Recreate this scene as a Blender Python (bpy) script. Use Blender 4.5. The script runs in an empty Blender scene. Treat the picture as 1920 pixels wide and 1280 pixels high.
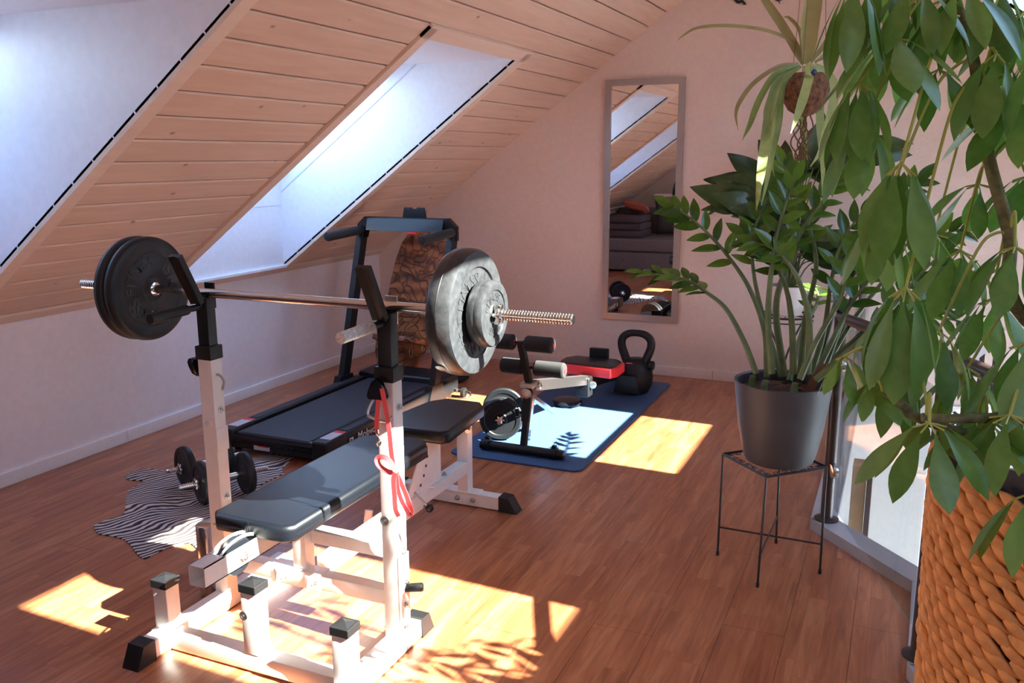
import bpy, bmesh, math, random
from mathutils import Vector as V, Matrix as Mx, Euler
R = math.radians
rnd = random.Random(7)
sc = bpy.context.scene
COL = sc.collection

# ------------------------------------------------------------------ camera
cam = bpy.data.cameras.new('camera'); cam.lens = 31.057; cam.sensor_width = 36; cam.clip_start = .03
cob = bpy.data.objects.new('camera', cam); COL.objects.link(cob)
CR, CU, CF = ((0.915652, 0.401956, -0.003624), (-0.078868, 0.188485, 0.978904), (-0.394159, 0.896050, -0.204288))
cob.matrix_world = Mx(((CR[0], CU[0], -CF[0], 0), (CR[1], CU[1], -CF[1], 0), (CR[2], CU[2], -CF[2], 1.5), (0, 0, 0, 1)))
sc.camera = cob

# ------------------------------------------------------------------ light
SKY = 7.8
SUN = 84.0
w = bpy.data.worlds.new('sky'); sc.world = w; w.use_nodes = True
nt = w.node_tree; bg = nt.nodes['Background']
tc = nt.nodes.new('ShaderNodeTexCoord'); sx = nt.nodes.new('ShaderNodeSeparateXYZ')
rp = nt.nodes.new('ShaderNodeValToRGB')
rp.color_ramp.elements[0].position = 0.0; rp.color_ramp.elements[0].color = (.62, .76, 1.0, 1)
rp.color_ramp.elements[1].position = .75; rp.color_ramp.elements[1].color = (.30, .50, 1.0, 1)
nt.links.new(tc.outputs['Generated'], sx.inputs[0]); nt.links.new(sx.outputs[2], rp.inputs[0])
nt.links.new(rp.outputs[0], bg.inputs[0]); bg.inputs[1].default_value = SKY
sl = bpy.data.lights.new('sun', 'SUN'); sl.energy = SUN; sl.angle = R(.55); sl.color = (1, .95, .87)
so = bpy.data.objects.new('sun', sl); COL.objects.link(so)
so.rotation_euler = V((-1, .085, -.76)).to_track_quat('-Z', 'Y').to_euler(); so.location = (6, 2, 6)
sc.view_settings.view_transform = 'Standard'; sc.view_settings.look = 'None'
sc.view_settings.exposure = 0.0; sc.view_settings.gamma = 1.0; sc.view_settings.use_curve_mapping = False
sc.cycles.max_bounces = 10; sc.cycles.diffuse_bounces = 7; sc.cycles.glossy_bounces = 5
sc.cycles.transparent_max_bounces = 16; sc.cycles.sample_clamp_indirect = 6.0
sc.cycles.caustics_reflective = False; sc.cycles.caustics_refractive = False

# ------------------------------------------------------------------ materials
def S(r, g, b):
    f = lambda c: ((c / 255) / 12.92) if c / 255 <= .04045 else (((c / 255) + .055) / 1.055) ** 2.4
    return (f(r), f(g), f(b), 1)

class N:
    def __init__(s, name):
        s.m = bpy.data.materials.new(name); s.m.use_nodes = True; s.t = s.m.node_tree
        s.b = s.t.nodes['Principled BSDF']; s.out = s.t.nodes['Material Output']
    def n(s, kind, **kw):
        x = s.t.nodes.new('ShaderNode' + kind)
        for k, v in kw.items():
            if hasattr(x, k): setattr(x, k, v)
            else: x.inputs[k.replace('_', ' ')].default_value = v
        return x
    def l(s, a, b): s.t.links.new(a, b)
    def ramp(s, src, stops, interp='LINEAR'):
        r = s.n('ValToRGB'); r.color_ramp.interpolation = interp; e = r.color_ramp.elements
        e[0].position, e[0].color = stops[0]; e[1].position, e[1].color = stops[-1]
        for p, c in stops[1:-1]:
            q = e.new(p); q.color = c
        s.l(src, r.inputs[0]); return r.outputs[0]
    def bump(s, src, dist=.002, strength=.5):
        b = s.n('Bump'); b.inputs['Distance'].default_value = dist; b.inputs['Strength'].default_value = strength
        s.l(src, b.inputs['Height']); s.l(b.outputs[0], s.b.inputs['Normal'])

def mat(name, col, rough=.5, metal=0., noise=0., nscale=30., bump=0., bscale=200., coat=0., spec=.5):
    k = N(name); k.b.inputs['Roughness'].default_value = rough; k.b.inputs['Metallic'].default_value = metal
    k.b.inputs['Coat Weight'].default_value = coat; k.b.inputs['Specular IOR Level'].default_value = spec
    k.b.inputs['Coat Roughness'].default_value = .12
    tcn = k.n('TexCoord')
    nz = k.n('TexNoise', Scale=nscale, Detail=4.); k.l(tcn.outputs['Object'], nz.inputs['Vector'])
    c = col
    lo = tuple(max(0, v * (1 - max(noise, .03))) for v in c[:3]) + (1,); hi = tuple(min(1, v * (1 + max(noise, .03))) for v in c[:3]) + (1,)
    k.l(k.ramp(nz.outputs[0], [(.3, lo), (.7, hi)]), k.b.inputs['Base Color'])
    if bump:
        n2 = k.n('TexNoise', Scale=bscale, Detail=3.); k.l(tcn.outputs['Object'], n2.inputs['Vector']); k.bump(n2.outputs[0], bump)
    return k.m

def mat_floor():
    k = N('floor laminate'); g = k.n('NewGeometry'); s = k.n('SeparateXYZ'); k.l(g.outputs['Position'], s.inputs[0])
    def mth(op, a, b=None):
        x = k.n('Math', operation=op)
        for i, v in enumerate((a, b)):
            if v is None: continue
            if isinstance(v, (int, float)): x.inputs[i].default_value = v
            else: k.l(v, x.inputs[i])
        return x.outputs[0]
    u = mth('DIVIDE', s.outputs[0], .065); iu = mth('FLOOR', u)
    wn = k.n('TexWhiteNoise', noise_dimensions='1D'); k.l(iu, wn.inputs['W'])
    v = mth('ADD', mth('DIVIDE', s.outputs[1], .52), mth('MULTIPLY', wn.outputs[0], 7.)); iv = mth('FLOOR', v)
    cid = mth('ADD', mth('MULTIPLY', iu, 13.37), mth('MULTIPLY', iv, 3.71))
    w2 = k.n('TexWhiteNoise', noise_dimensions='1D'); k.l(cid, w2.inputs['W'])
    cb = k.n('CombineXYZ'); k.l(mth('MULTIPLY', s.outputs[0], 1.), cb.inputs[0]); k.l(mth('MULTIPLY', s.outputs[1], .10), cb.inputs[1]); k.l(mth('MULTIPLY', w2.outputs[0], 40.), cb.inputs[2])
    n1 = k.n('TexNoise', Scale=34., Detail=5., Distortion=.9); k.l(cb.outputs[0], n1.inputs['Vector'])
    n2 = k.n('TexNoise', Scale=170., Detail=3.); k.l(cb.outputs[0], n2.inputs['Vector'])
    wv = k.n('TexWave', Scale=7., Distortion=9., Detail=2., wave_type='RINGS'); k.l(cb.outputs[0], wv.inputs['Vector'])
    sumv = mth('ADD', mth('ADD', mth('SUBTRACT', mth('MULTIPLY', n1.outputs[0], .80), .125), mth('ADD', mth('MULTIPLY', w2.outputs[0], .12), .06)), mth('ADD', mth('MULTIPLY', n2.outputs[0], .14), mth('MULTIPLY', wv.outputs[0], .12)))
    c = k.ramp(sumv, [(.30, (.24, .066, .026, 1)), (.50, (.345, .108, .043, 1)), (.72, (.47, .185, .082, 1))])
    # printed strip joints
    fu = mth('ABSOLUTE', mth('SUBTRACT', mth('FRACT', u), .5)); fv = mth('ABSOLUTE', mth('SUBTRACT', mth('FRACT', v), .5))
    j = mth('MAXIMUM', mth('GREATER_THAN', fu, .492), mth('GREATER_THAN', fv, .498))
    mx = k.n('Mix', data_type='RGBA'); k.l(mth('MULTIPLY', j, .35), mx.inputs[0]); k.l(c, mx.inputs[6]); mx.inputs[7].default_value = (.09, .025, .01, 1)
    k.l(mx.outputs[2], k.b.inputs['Base Color'])
    k.b.inputs['Roughness'].default_value = .33; k.b.inputs['Coat Weight'].default_value = .25; k.b.inputs['Coat Roughness'].default_value = .2
    k.bump(n2.outputs[0], .0006, .4)
    return k.m

def mat_board(name, hi, lo, knot, axis='Y'):
    k = N(name); g = k.n('NewGeometry'); oi = k.n('ObjectInfo')
    mp = k.n('Mapping'); k.l(g.outputs['Position'], mp.inputs[0]); mp.inputs['Scale'].default_value = (1, .09, 1)
    ad = k.n('VectorMath', operation='ADD'); k.l(mp.outputs[0], ad.inputs[0]); 
    ms = k.n('Math', operation='MULTIPLY'); k.l(oi.outputs['Random'], ms.inputs[0]); ms.inputs[1].default_value = 9.; k.l(ms.outputs[0], ad.inputs[1])
    n1 = k.n('TexNoise', Scale=30., Detail=4., Distortion=.5); k.l(ad.outputs[0], n1.inputs['Vector'])
    c = k.ramp(n1.outputs[0], [(.3, lo), (.7, hi)])
    mp2 = k.n('Mapping'); k.l(g.outputs['Position'], mp2.inputs[0]); mp2.inputs['Scale'].default_value = (1.2, .75, 1.2)
    vo = k.n('TexVoronoi', Scale=5.2); k.l(mp2.outputs[0], vo.inputs['Vector'])
    kn = k.ramp(vo.outputs['Distance'], [(.025, (1, 1, 1, 1)), (.075, (0, 0, 0, 1))])
    mx = k.n('Mix', data_type='RGBA'); k.l(kn, mx.inputs[0]); k.l(c, mx.inputs[6]); mx.inputs[7].default_value = knot
    k.l(mx.outputs[2], k.b.inputs['Base Color']); k.b.inputs['Roughness'].default_value = .55
    k.bump(n1.outputs[0], .0008, .4)
    return k.m

def mat_leaf(name, a, b, trans=.25, rough=.35, vein=True):
    k = N(name); tcn = k.n('TexCoord'); oi = k.n('ObjectInfo')
    n1 = k.n('TexNoise', Scale=22., Detail=3.); k.l(tcn.outputs['Object'], n1.inputs['Vector'])
    ad = k.n('Math', operation='ADD'); k.l(n1.outputs[0], ad.inputs[0])
    mu = k.n('Math', operation='MULTIPLY_ADD'); k.l(oi.outputs['Random'], mu.inputs[0]); mu.inputs[1].default_value = .55; mu.inputs[2].default_value = -.27
    k.l(mu.outputs[0], ad.inputs[1])
    c = k.ramp(ad.outputs[0], [(.25, a), (.8, b)])
    k.l(c, k.b.inputs['Base Color']); k.b.inputs['Roughness'].default_value = rough
    k.bump(n1.outputs[0], .002, .3)
    tr = k.n('BsdfTranslucent'); hs = k.n('HueSaturation', Saturation=1.1, Value=1.5); hs.inputs['Hue'].default_value = .492
    k.l(c, hs.inputs['Color']); k.l(hs.outputs[0], tr.inputs[0])
    mx = k.n('MixShader'); mx.inputs[0].default_value = trans
    k.l(k.b.outputs[0], mx.inputs[1]); k.l(tr.outputs[0], mx.inputs[2]); k.l(mx.outputs[0], k.out.inputs[0])
    return k.m

def mat_glass(name, tint=(.93, .97, .96, 1), refl=.06):
    k = N(name); k.t.nodes.remove(k.b)
    t = k.n('BsdfTransparent'); t.inputs[0].default_value = tint; g = k.n('BsdfGlossy', Roughness=.0)
    fr = k.n('Fresnel', IOR=1.45); mx = k.n('MixShader')
    m = k.n('Math', operation='MULTIPLY'); k.l(fr.outputs[0], m.inputs[0]); m.inputs[1].default_value = .25 if refl else 0
    k.l(m.outputs[0], mx.inputs[0]); k.l(t.outputs[0], mx.inputs[1]); k.l(g.outputs[0], mx.inputs[2]); k.l(mx.outputs[0], k.out.inputs[0])
    return k.m

def mat_zebra():
    k = N('zebra hide'); g = k.n('NewGeometry'); mp = k.n('Mapping'); k.l(g.outputs['Position'], mp.inputs[0])
    mp.inputs['Rotation'].default_value = (0, 0, R(-66))
    n = k.n('TexNoise', Scale=3., Detail=1.); k.l(mp.outputs[0], n.inputs['Vector'])
    n2 = k.n('TexNoise', Scale=14., Detail=1.); k.l(mp.outputs[0], n2.inputs['Vector'])
    a1 = k.n('VectorMath', operation='MULTIPLY_ADD'); k.l(n.outputs[1], a1.inputs[0]); a1.inputs[1].default_value = (.23, .23, 0); k.l(mp.outputs[0], a1.inputs[2])
    a2 = k.n('VectorMath', operation='MULTIPLY_ADD'); k.l(n2.outputs[1], a2.inputs[0]); a2.inputs[1].default_value = (.035, .035, 0); k.l(a1.outputs[0], a2.inputs[2])
    wv = k.n('TexWave', Scale=11.5, Distortion=0., bands_direction='Y'); k.l(a2.outputs[0], wv.inputs['Vector'])
    c = k.ramp(wv.outputs[0], [(.40, (.028, .016, .016, 1)), (.56, (.60, .53, .50, 1))])
    k.l(c, k.b.inputs['Base Color']); k.b.inputs['Roughness'].default_value = .85
    f = k.n('TexNoise', Scale=600.); k.l(g.outputs['Position'], f.inputs['Vector']); k.bump(f.outputs[0], .001)
    return k.m

def mat_carved():
    k = N('carved brown wood'); tcn = k.n('TexCoord')
    wv = k.n('TexWave', Scale=3., Distortion=12., Detail=3., wave_type='RINGS'); k.l(tcn.outputs['Object'], wv.inputs['Vector'])
    vo = k.n('TexVoronoi', Scale=9., feature='DISTANCE_TO_EDGE'); n = k.n('TexNoise', Scale=3.)
    k.l(tcn.outputs['Object'], n.inputs['Vector']); ad = k.n('VectorMath', operation='ADD'); k.l(tcn.outputs['Object'], ad.inputs[0]); k.l(n.outputs[1], ad.inputs[1]); k.l(ad.outputs[0], vo.inputs['Vector'])
    gr = k.ramp(vo.outputs[0], [(.02, (0, 0, 0, 1)), (.08, (1, 1, 1, 1))])
    c = k.ramp(wv.outputs[0], [(.1, (.20, .070, .025, 1)), (.9, (.42, .17, .06, 1))])
    mx = k.n('Mix', data_type='RGBA', blend_type='MULTIPLY'); mx.inputs[0].default_value = .6; k.l(c, mx.inputs[6]); k.l(gr, mx.inputs[7])
    k.l(mx.outputs[2], k.b.inputs['Base Color']); k.b.inputs['Roughness'].default_value = .42; k.bump(gr, .008, .8)
    return k.m

MT = dict(
    floor=mat_floor(),
    board=mat_board('whitewashed pine', (.76, .55, .42, 1), (.69, .47, .345, 1), (.36, .19, .12, 1)),
    boardtrim=mat_board('whitewashed trim', (.82, .65, .52, 1), (.78, .59, .46, 1), (.6, .42, .3, 1)),
    wall=mat('painted plaster', (.80, .67, .60, 1), .85, bump=.005, bscale=75., noise=.02),
    wallsm=mat('smooth painted wall', (.82, .77, .79, 1), .6, bump=.001, bscale=40.),
    reveal=mat('white reveal panel', (.82, .83, .86, 1), .4),
    white=mat('white lacquer', (.82, .81, .82, 1), .35, coat=.2),
    wellwall=mat('stairwell plaster', (.86, .84, .82, 1), .85, bump=.004, bscale=75.),
    frameg=mat('window frame', (.7, .72, .75, 1), .4),
    dark=mat('dark gap', (.05, .03, .025, 1), .8),
    curb=mat('grey curb paint', (.40, .40, .42, 1), .4),
    whitemetal=mat('cream powder coat', (.80, .77, .74, 1), .3, coat=.35, noise=.03),
    black=mat('black plastic', (.010, .010, .011, 1), .45, spec=.3),
    blackgloss=mat('black gloss', (.008, .009, .012, 1), .16, spec=.28),
    blackmetal=mat('black painted steel', (.009, .009, .010, 1), .36, spec=.35),
    vinylb=mat('black vinyl plate', (.009, .0095, .011, 1), .48, spec=.35, bump=.0006, bscale=300),
    foam=mat('black foam', (.02, .019, .019, 1), .95, bump=.001, bscale=400, noise=.2, nscale=90.),
    foamlit=mat('worn foam grip painted sunlit', (.55, .53, .50, 1), .95, bump=.001, bscale=500, noise=.35, nscale=140.),  # pale base colour stands in for sunlight on the right peg grip
    leather=mat('black leatherette', (.003, .0042, .007, 1), .38, spec=.38, bump=.0007, bscale=420),
    chrome=mat('chrome', (.72, .70, .68, 1), .14, metal=1., noise=.02),
    steel=mat('brushed steel', (.55, .54, .53, 1), .32, metal=1.),
    silver=mat('silver vinyl', (.030, .031, .034, 1), .36, metal=.1, noise=.35, nscale=60., bump=.0005, bscale=250),
    red=mat('red', (.75, .03, .04, 1), .4),
    ribbon=mat('red ribbon', (.78, .09, .10, 1), .6),
    mat=mat('blue foam mat', (.034, .084, .185, 1), .8, bump=.0006, bscale=350, noise=.08, nscale=50.),
    belt=mat('running belt', (.022, .024, .032, 1), .62, bump=.0004, bscale=500),
    sticker=mat('white sticker', (.55, .52, .55, 1), .5, noise=.12, nscale=120.),
    mirror=mat('mirror glass', (.86, .85, .84, 1), .01, metal=1.),
    silverframe=mat('matt silver frame', (.44, .40, .38, 1), .35, metal=.6),
    pot=mat('anthracite pot', (.058, .058, .066, 1), .48),
    potw=mat('white pot', (.72, .68, .66, 1), .4),
    soil=mat('bark soil', (.075, .035, .02, 1), .95, noise=.6, nscale=40., bump=.02, bscale=60.),
    coir=mat('coconut husk', (.15, .065, .030, 1), .95, noise=.7, nscale=70., bump=.006, bscale=120.),
    root=mat('dry root', (.16, .07, .035, 1), .9),
    rail=mat('dark brown rail', (.035, .024, .022, 1), .35),
    railcap=mat('dark blue cap', (.02, .02, .05, 1), .25),
    iron=mat('black wrought iron', (.013, .012, .013, 1), .45),
    weave=mat('water hyacinth', (.74, .34, .10, 1), .65, noise=.35, nscale=24., bump=.002, bscale=120.),
    liner=mat('grey liner', (.035, .037, .045, 1), .7),
    bark=mat('stem bark', (.16, .15, .06, 1), .8, noise=.5, nscale=70., bump=.002, bscale=90),
    petiole=mat('yellow green petiole', (.42, .46, .09, 1), .5),
    zstem=mat('green stalk', (.09, .13, .045, 1), .5, noise=.35, nscale=14.),
    schef=mat_leaf('umbrella plant leaf', (.085, .22, .040, 1), (.19, .37, .095, 1), .27, .38),
    zz=mat_leaf('glossy leaf', (.025, .085, .010, 1), (.09, .19, .022, 1), .15, .24),
    lily=mat_leaf('dark leaf', (.018, .048, .012, 1), (.05, .095, .022, 1), .12, .33),
    spider=mat_leaf('spider plant leaf', (.16, .22, .06, 1), (.34, .40, .17, 1), .35, .45),
    spiderd=mat_leaf('dry spider leaf', (.20, .17, .06, 1), (.30, .25, .10, 1), .3, .5),
    zebra=mat_zebra(), carved=mat_carved(),
    sofa=mat('grey sofa fabric', (.20, .18, .19, 1), .95, noise=.25, nscale=120., bump=.002, bscale=300),
    sofad=mat('dark grey cushion', (.10, .085, .095, 1), .95, bump=.002, bscale=300),
    pink=mat('terracotta cushion fabric', (.45, .13, .09, 1), .9, noise=.2, nscale=60.),
    plank=mat('pale wood block', (.50, .31, .15, 1), .6, noise=.15, nscale=15.),
    pattern=mat('patterned cushion', (.42, .13, .09, 1), .9, noise=.75, nscale=9.),
    glass=mat_glass('window glass', refl=0), rglass=mat_glass('railing glass', (.93, .96, .95, 1), .5),
    text=mat('white print', (.7, .7, .7, 1), .5),
    embossb=mat('raised black lettering', (.03, .03, .034, 1), .25),
    embosss=mat('raised silver lettering', (.03, .031, .034, 1), .3),
    cord=mat('black cord', (.02, .02, .02, 1), .5),
)

# ------------------------------------------------------------------ mesh tools
class B:
    """collects shapes, linked once as one mesh object"""
    def __init__(s): s.v = []; s.f = []
    def add(s, vs, fs):
        o = len(s.v); s.v += [V(p) for p in vs]; s.f += [tuple(i + o for i in q) for q in fs]; return s
    def hexa(s, p):   # 8 points: bottom 0-3, top 4-7
        return s.add(p, [(3, 2, 1, 0), (4, 5, 6, 7), (0, 1, 5, 4), (1, 2, 6, 5), (2, 3, 7, 6), (3, 0, 4, 7)])
    def box(s, a, b, bev=0):
        x0, y0, z0 = a; x1, y1, z1 = b
        if not bev:
            return s.hexa([(x0, y0, z0), (x1, y0, z0), (x1, y1, z0), (x0, y1, z0), (x0, y0, z1), (x1, y0, z1), (x1, y1, z1), (x0, y1, z1)])
        bm = bmesh.new(); bmesh.ops.create_cube(bm, size=1)
        for v in bm.verts: v.co = V(((x0 + x1) / 2 + v.co.x * (x1 - x0), (y0 + y1) / 2 + v.co.y * (y1 - y0), (z0 + z1) / 2 + v.co.z * (z1 - z0)))
        bmesh.ops.bevel(bm, geom=bm.edges[:], offset=min(bev, .48 * min(x1 - x0, y1 - y0, z1 - z0)), segments=3, profile=.6, affect='EDGES')
        return s.bm(bm)
    def bm(s, bm, mtx=None):
        bm.verts.index_update(); o = [v.co.copy() if mtx is None else mtx @ v.co for v in bm.verts]
        s.add(o, [[v.index for v in f.verts] for f in bm.faces]); bm.free(); return s
    def xf(s, mtx):
        s.v = [mtx @ p for p in s.v]; return s
    def prism(s, poly, h, mtx=None, bev=0, seg=2):   # polygon in xy extruded 0..h along z
        bm = bmesh.new(); vs = [bm.verts.new((x, y, 0)) for x, y in poly]; fc = bm.faces.new(vs)
        r = bmesh.ops.extrude_face_region(bm, geom=[fc]); bmesh.ops.translate(bm, verts=[g for g in r['geom'] if isinstance(g, bmesh.types.BMVert)], vec=(0, 0, h))
        bmesh.ops.recalc_face_normals(bm, faces=bm.faces[:])
        if bev: bmesh.ops.bevel(bm, geom=[e for e in bm.edges if abs(e.verts[0].co.z - e.verts[1].co.z) < 1e-6], offset=bev, segments=seg, profile=.6, affect='EDGES')
        return s.bm(bm, mtx)
    def tube(s, pts, r, n=10, cap=True, flat=None):
        pts = [V(p) for p in pts]; rs = r if isinstance(r, (list, tuple)) else [r] * len(pts)
        o = len(s.v); up = None; N_ = len(pts)
        for i, p in enumerate(pts):
            d = (pts[min(i + 1, N_ - 1)] - pts[max(i - 1, 0)]).normalized()
            if up is None:
                up = d.cross(V((0, 0, 1)));
                if up.length < .1: up = d.cross(V((0, 1, 0)))
            up = (up - d * up.dot(d)).normalized(); b = d.cross(up)
            for j in range(n):
                a = 2 * math.pi * j / n
                s.v.append(p + up * (math.cos(a) * rs[i]) + b * (math.sin(a) * rs[i] * (flat or 1)))
        for i in range(N_ - 1):
            for j in range(n):
                k = (j + 1) % n; s.f.append((o + i * n + j, o + i * n + k, o + (i + 1) * n + k, o + (i + 1) * n + j))
        if cap:
            s.f.append(tuple(o + j for j in range(n))[::-1]); s.f.append(tuple(o + (N_ - 1) * n + j for j in range(n)))
        return s
    def lathe(s, prof, p0, axis=(0, 0, 1), n=32):    # prof: (radius, distance along the axis)
        ax = V(axis).normalized(); u = ax.cross(V((0, 0, 1)))
        if u.length < .1: u = ax.cross(V((0, 1, 0)))
        u.normalize(); w_ = ax.cross(u); o = len(s.v); p0 = V(p0)
        for r, h in prof:
            for j in range(n):
                a = 2 * math.pi * j / n; s.v.append(p0 + ax * h + (u * math.cos(a) + w_ * math.sin(a)) * max(r, 1e-5))
        for i in range(len(prof) - 1):
            for j in range(n):
                k = (j + 1) % n; s.f.append((o + i * n + j, o + i * n + k, o + (i + 1) * n + k, o + (i + 1) * n + j))
        s.f.append(tuple(o + j for j in range(n))[::-1]); q = o + (len(prof) - 1) * n; s.f.append(tuple(q + j for j in range(n)))
        return s
    def strip(s, pts, wd, nrm=None, th=.0012):   # flat ribbon
        pts = [V(p) for p in pts]; o = len(s.v); N_ = len(pts)
        for i, p in enumerate(pts):
            d = (pts[min(i + 1, N_ - 1)] - pts[max(i - 1, 0)]).normalized(); n = V(nrm[i] if isinstance(nrm, list) else nrm or (0, -1, 0))
            sd = d.cross(n).normalized() * (wd[i] if isinstance(wd, (list, tuple)) else wd) / 2; n2 = sd.cross(d).normalized() * th / 2
            s.v += [p - sd - n2, p + sd - n2, p + sd + n2, p - sd + n2]
        for i in range(N_ - 1):
            for j in range(4):
                k = (j + 1) % 4; s.f.append((o + i * 4 + j, o + i * 4 + k, o + i * 4 + 4 + k, o + i * 4 + 4 + j))
        s.f += [(o + 3, o + 2, o + 1, o), (o + 4 * N_ - 4, o + 4 * N_ - 3, o + 4 * N_ - 2, o + 4 * N_ - 1)]
        return s
    def mesh(s, name, m, off=(0, 0, 0), smooth=35):
        me = bpy.data.meshes.new(name); o = V(off); me.from_pydata([p - o for p in s.v], [], s.f); me.materials.append(m)
        bm = bmesh.new(); bm.from_mesh(me); bmesh.ops.recalc_face_normals(bm, faces=bm.faces[:]); bm.to_mesh(me); bm.free()
        if smooth:
            me.polygons.foreach_set('use_smooth', [True] * len(me.polygons)); me.set_sharp_from_angle(angle=R(smooth))
        me.update(); return me

def tag(o, label=None, cat=None, group=None, kind=None):
    if label: o['label'] = label
    if cat: o['category'] = cat
    if group: o['group'] = group
    if kind: o['kind'] = kind
    return o
def link(name, me, parent=None, loc=None):
    o = bpy.data.objects.new(name, me); COL.objects.link(o)
    if parent is not None: o.parent = parent
    if loc is not None: o.location = loc
    return o
def thing(name, loc, label, cat, group=None):
    return tag(link(name, None, None, loc), label, cat, group)
def base(o):
    p = V((0, 0, 0))
    while o is not None: p = p + o.location; o = o.parent
    return p
def part(name, b, m, parent, label=None, smooth=35, kind=None):   # b in world coordinates
    o = link(name, b.mesh(name, MT[m], base(parent), smooth), parent); return tag(o, label, kind=kind)
def solo(name, b, m, loc, label, cat, group=None, smooth=35, kind=None):
    o = link(name, b.mesh(name, MT[m], loc, smooth), None, loc); return tag(o, label, cat, group, kind)
def struct(name, b, m, parent=None, smooth=0, label=None):
    o = link(name, b.mesh(name, MT[m], base(parent) if parent else (0, 0, 0), smooth), parent)
    if parent is None: o['kind'] = 'structure'
    return tag(o, label)
def spline(pts, n=6):
    p = [V(q) for q in pts]; out = []
    for i in range(len(p) - 1):
        a = p[i - 1] if i else p[0] * 2 - p[1]; b = p[i]; c = p[i + 1]; d = p[i + 2] if i + 2 < len(p) else p[-1] * 2 - p[-2]
        for j in range(n):
            t = j / n; out.append(.5 * ((2 * b) + (c - a) * t + (2 * a - 5 * b + 4 * c - d) * t * t + (3 * b - a - 3 * c + d) * t ** 3))
    out.append(p[-1]); return out
def text_mesh(body, size, mtx, m, ext=.001, name='lettering'):
    cu = bpy.data.curves.new(name, 'FONT'); cu.body = body; cu.size = size; cu.extrude = ext; cu.align_x = 'CENTER'; cu.align_y = 'CENTER'; cu.resolution_u = 3
    o = bpy.data.objects.new(name, cu); COL.objects.link(o); dg = bpy.context.evaluated_depsgraph_get()
    me = bpy.data.meshes.new_from_object(o.evaluated_get(dg)); bpy.data.objects.remove(o); me.transform(mtx); me.materials.clear(); me.materials.append(MT[m]); return me
def frame(p, x, z):   # matrix with origin p, local x, local z
    x = V(x).normalized(); z = V(z).normalized(); y = z.cross(x).normalized(); x = y.cross(z)
    return Mx(((x.x, y.x, z.x, p[0]), (x.y, y.y, z.y, p[1]), (x.z, y.z, z.z, p[2]), (0, 0, 0, 1)))

# ------------------------------------------------------------------ the room shell
A_, BK, KN, SL = 3.754, 5.94, .769, .731
XR, FR = 2.254, -.62
NN = math.sqrt(1 + SL * SL)
def rp_(side, t, y, off=0.):         # point on a roof slope; off = distance outwards from the boards' face
    x = t - SL * off / NN; z = KN + SL * t + off / NN
    return V((-A_ + x, y, z)) if side == 0 else V((XR - x, y, z))
def zc(t): return KN + SL * t
def slab(b, side, t0, t1, y0, y1, o0, o1):
    b.hexa([rp_(side, t0, y0, o0), rp_(side, t1, y0, o0), rp_(side, t1, y1, o0), rp_(side, t0, y1, o0), rp_(side, t0, y0, o1), rp_(side, t1, y0, o1), rp_(side, t1, y1, o1), rp_(side, t0, y1, o1)])
TR = 3.004
# openings: side, y0, y1, t bottom, t top (ceiling), rise to the pane plane, z of the top soffit
OP = [(0, 3.66, 4.70, .054, 1.73), (0, 1.41, 2.45, .054, 1.73), (1, 3.775, 4.74, .77, 2.31), (1, 1.54, 2.46, .77, 2.31), (1, -.50, .33, .77, 2.31)]  # last entry: added opening behind the camera, brightens the near plants
RISES = [.64, .92, .38, .38, .38]; EE = .018

# floor: slab + one object per laminate plank (0.195 x 1.29 m), cut along the stairwell edge
HOLE = [(-.2, 6.1), (-.2, 3.62), (.17, 3.19), (.15, 2.62), (.36, 2.14), (2.4, 2.14)]
def hole_y(x):    # the floor reaches y < hole_y for x > -0.2
    pts = HOLE[1:]
    for (x0, y0), (x1, y1) in zip(pts, pts[1:]):
        if x0 <= x <= x1: return y0 + (y1 - y0) * (x - x0) / max(x1 - x0, 1e-6)
    return 9.
b = B()
b.prism([(-3.9, FR - .1), (2.4, FR - .1), (2.4, 2.14), (.36, 2.14), (.15, 2.62), (.17, 3.19), (-.2, 3.62), (-.2, 6.04), (-3.9, 6.04)], .20, Mx.Translation((0, 0, -.2125)))
floor = struct('floor', b, 'dark')
pw, plen = .195, 1.29
ix = 0; x = -A_ + .004
while x < XR:
    x1 = min(x + pw, XR); off = (ix * .437) % 1. * plen; y = FR - off
    while y < BK:
        y0, y1 = max(y, FR + .002), min(y + plen, BK - .002); y += plen
        if y1 - y0 < .02: continue
        if x1 <= -.2: poly = [(x, y0), (x1, y0), (x1, y1), (x, y1)]
        else:
            xs = [x] + [q for q, _ in HOLE[1:] if x < q < x1] + [x1]
            top = []
            for q in xs:
                yy = 9. if q < -.2 else hole_y(q)
                top.append((q, min(y1, yy - .01)))
            if x < -.2:    # straddles the well edge: keep only the part left of it past y=3.62
                if y0 > 3.60: xs = [x, -.205]; top = [(x, y1), (-.205, y1)]
            if min(t_[1] for t_ in top) <= y0 + .02:
                top = [(q, max(t_, y0 + .003)) for q, t_ in top]
                if max(t_[1] for t_ in top) <= y0 + .02: continue
            poly = [(xs[0], y0), (xs[-1], y0)] + top[::-1]
        g = .0006
        cx = sum(p[0] for p in poly) / len(poly); cy = sum(p[1] for p in poly) / len(poly)
        poly = [(p[0] + (g if p[0] < cx else -g), p[1] + (g if p[1] < cy else -g)) for p in poly]
        pb = B(); n_ = len(poly)
        pb.add([(px_, py_, -.012) for px_, py_ in poly] + [(px_, py_, 0) for px_, py_ in poly], [tuple(range(n_))[::-1], tuple(range(n_, 2 * n_))] + [(i, (i + 1) % n_, n_ + (i + 1) % n_, n_ + i) for i in range(n_)])
        part('plank', pb, 'floor', floor, smooth=0)
    x += pw; ix += 1

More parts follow.
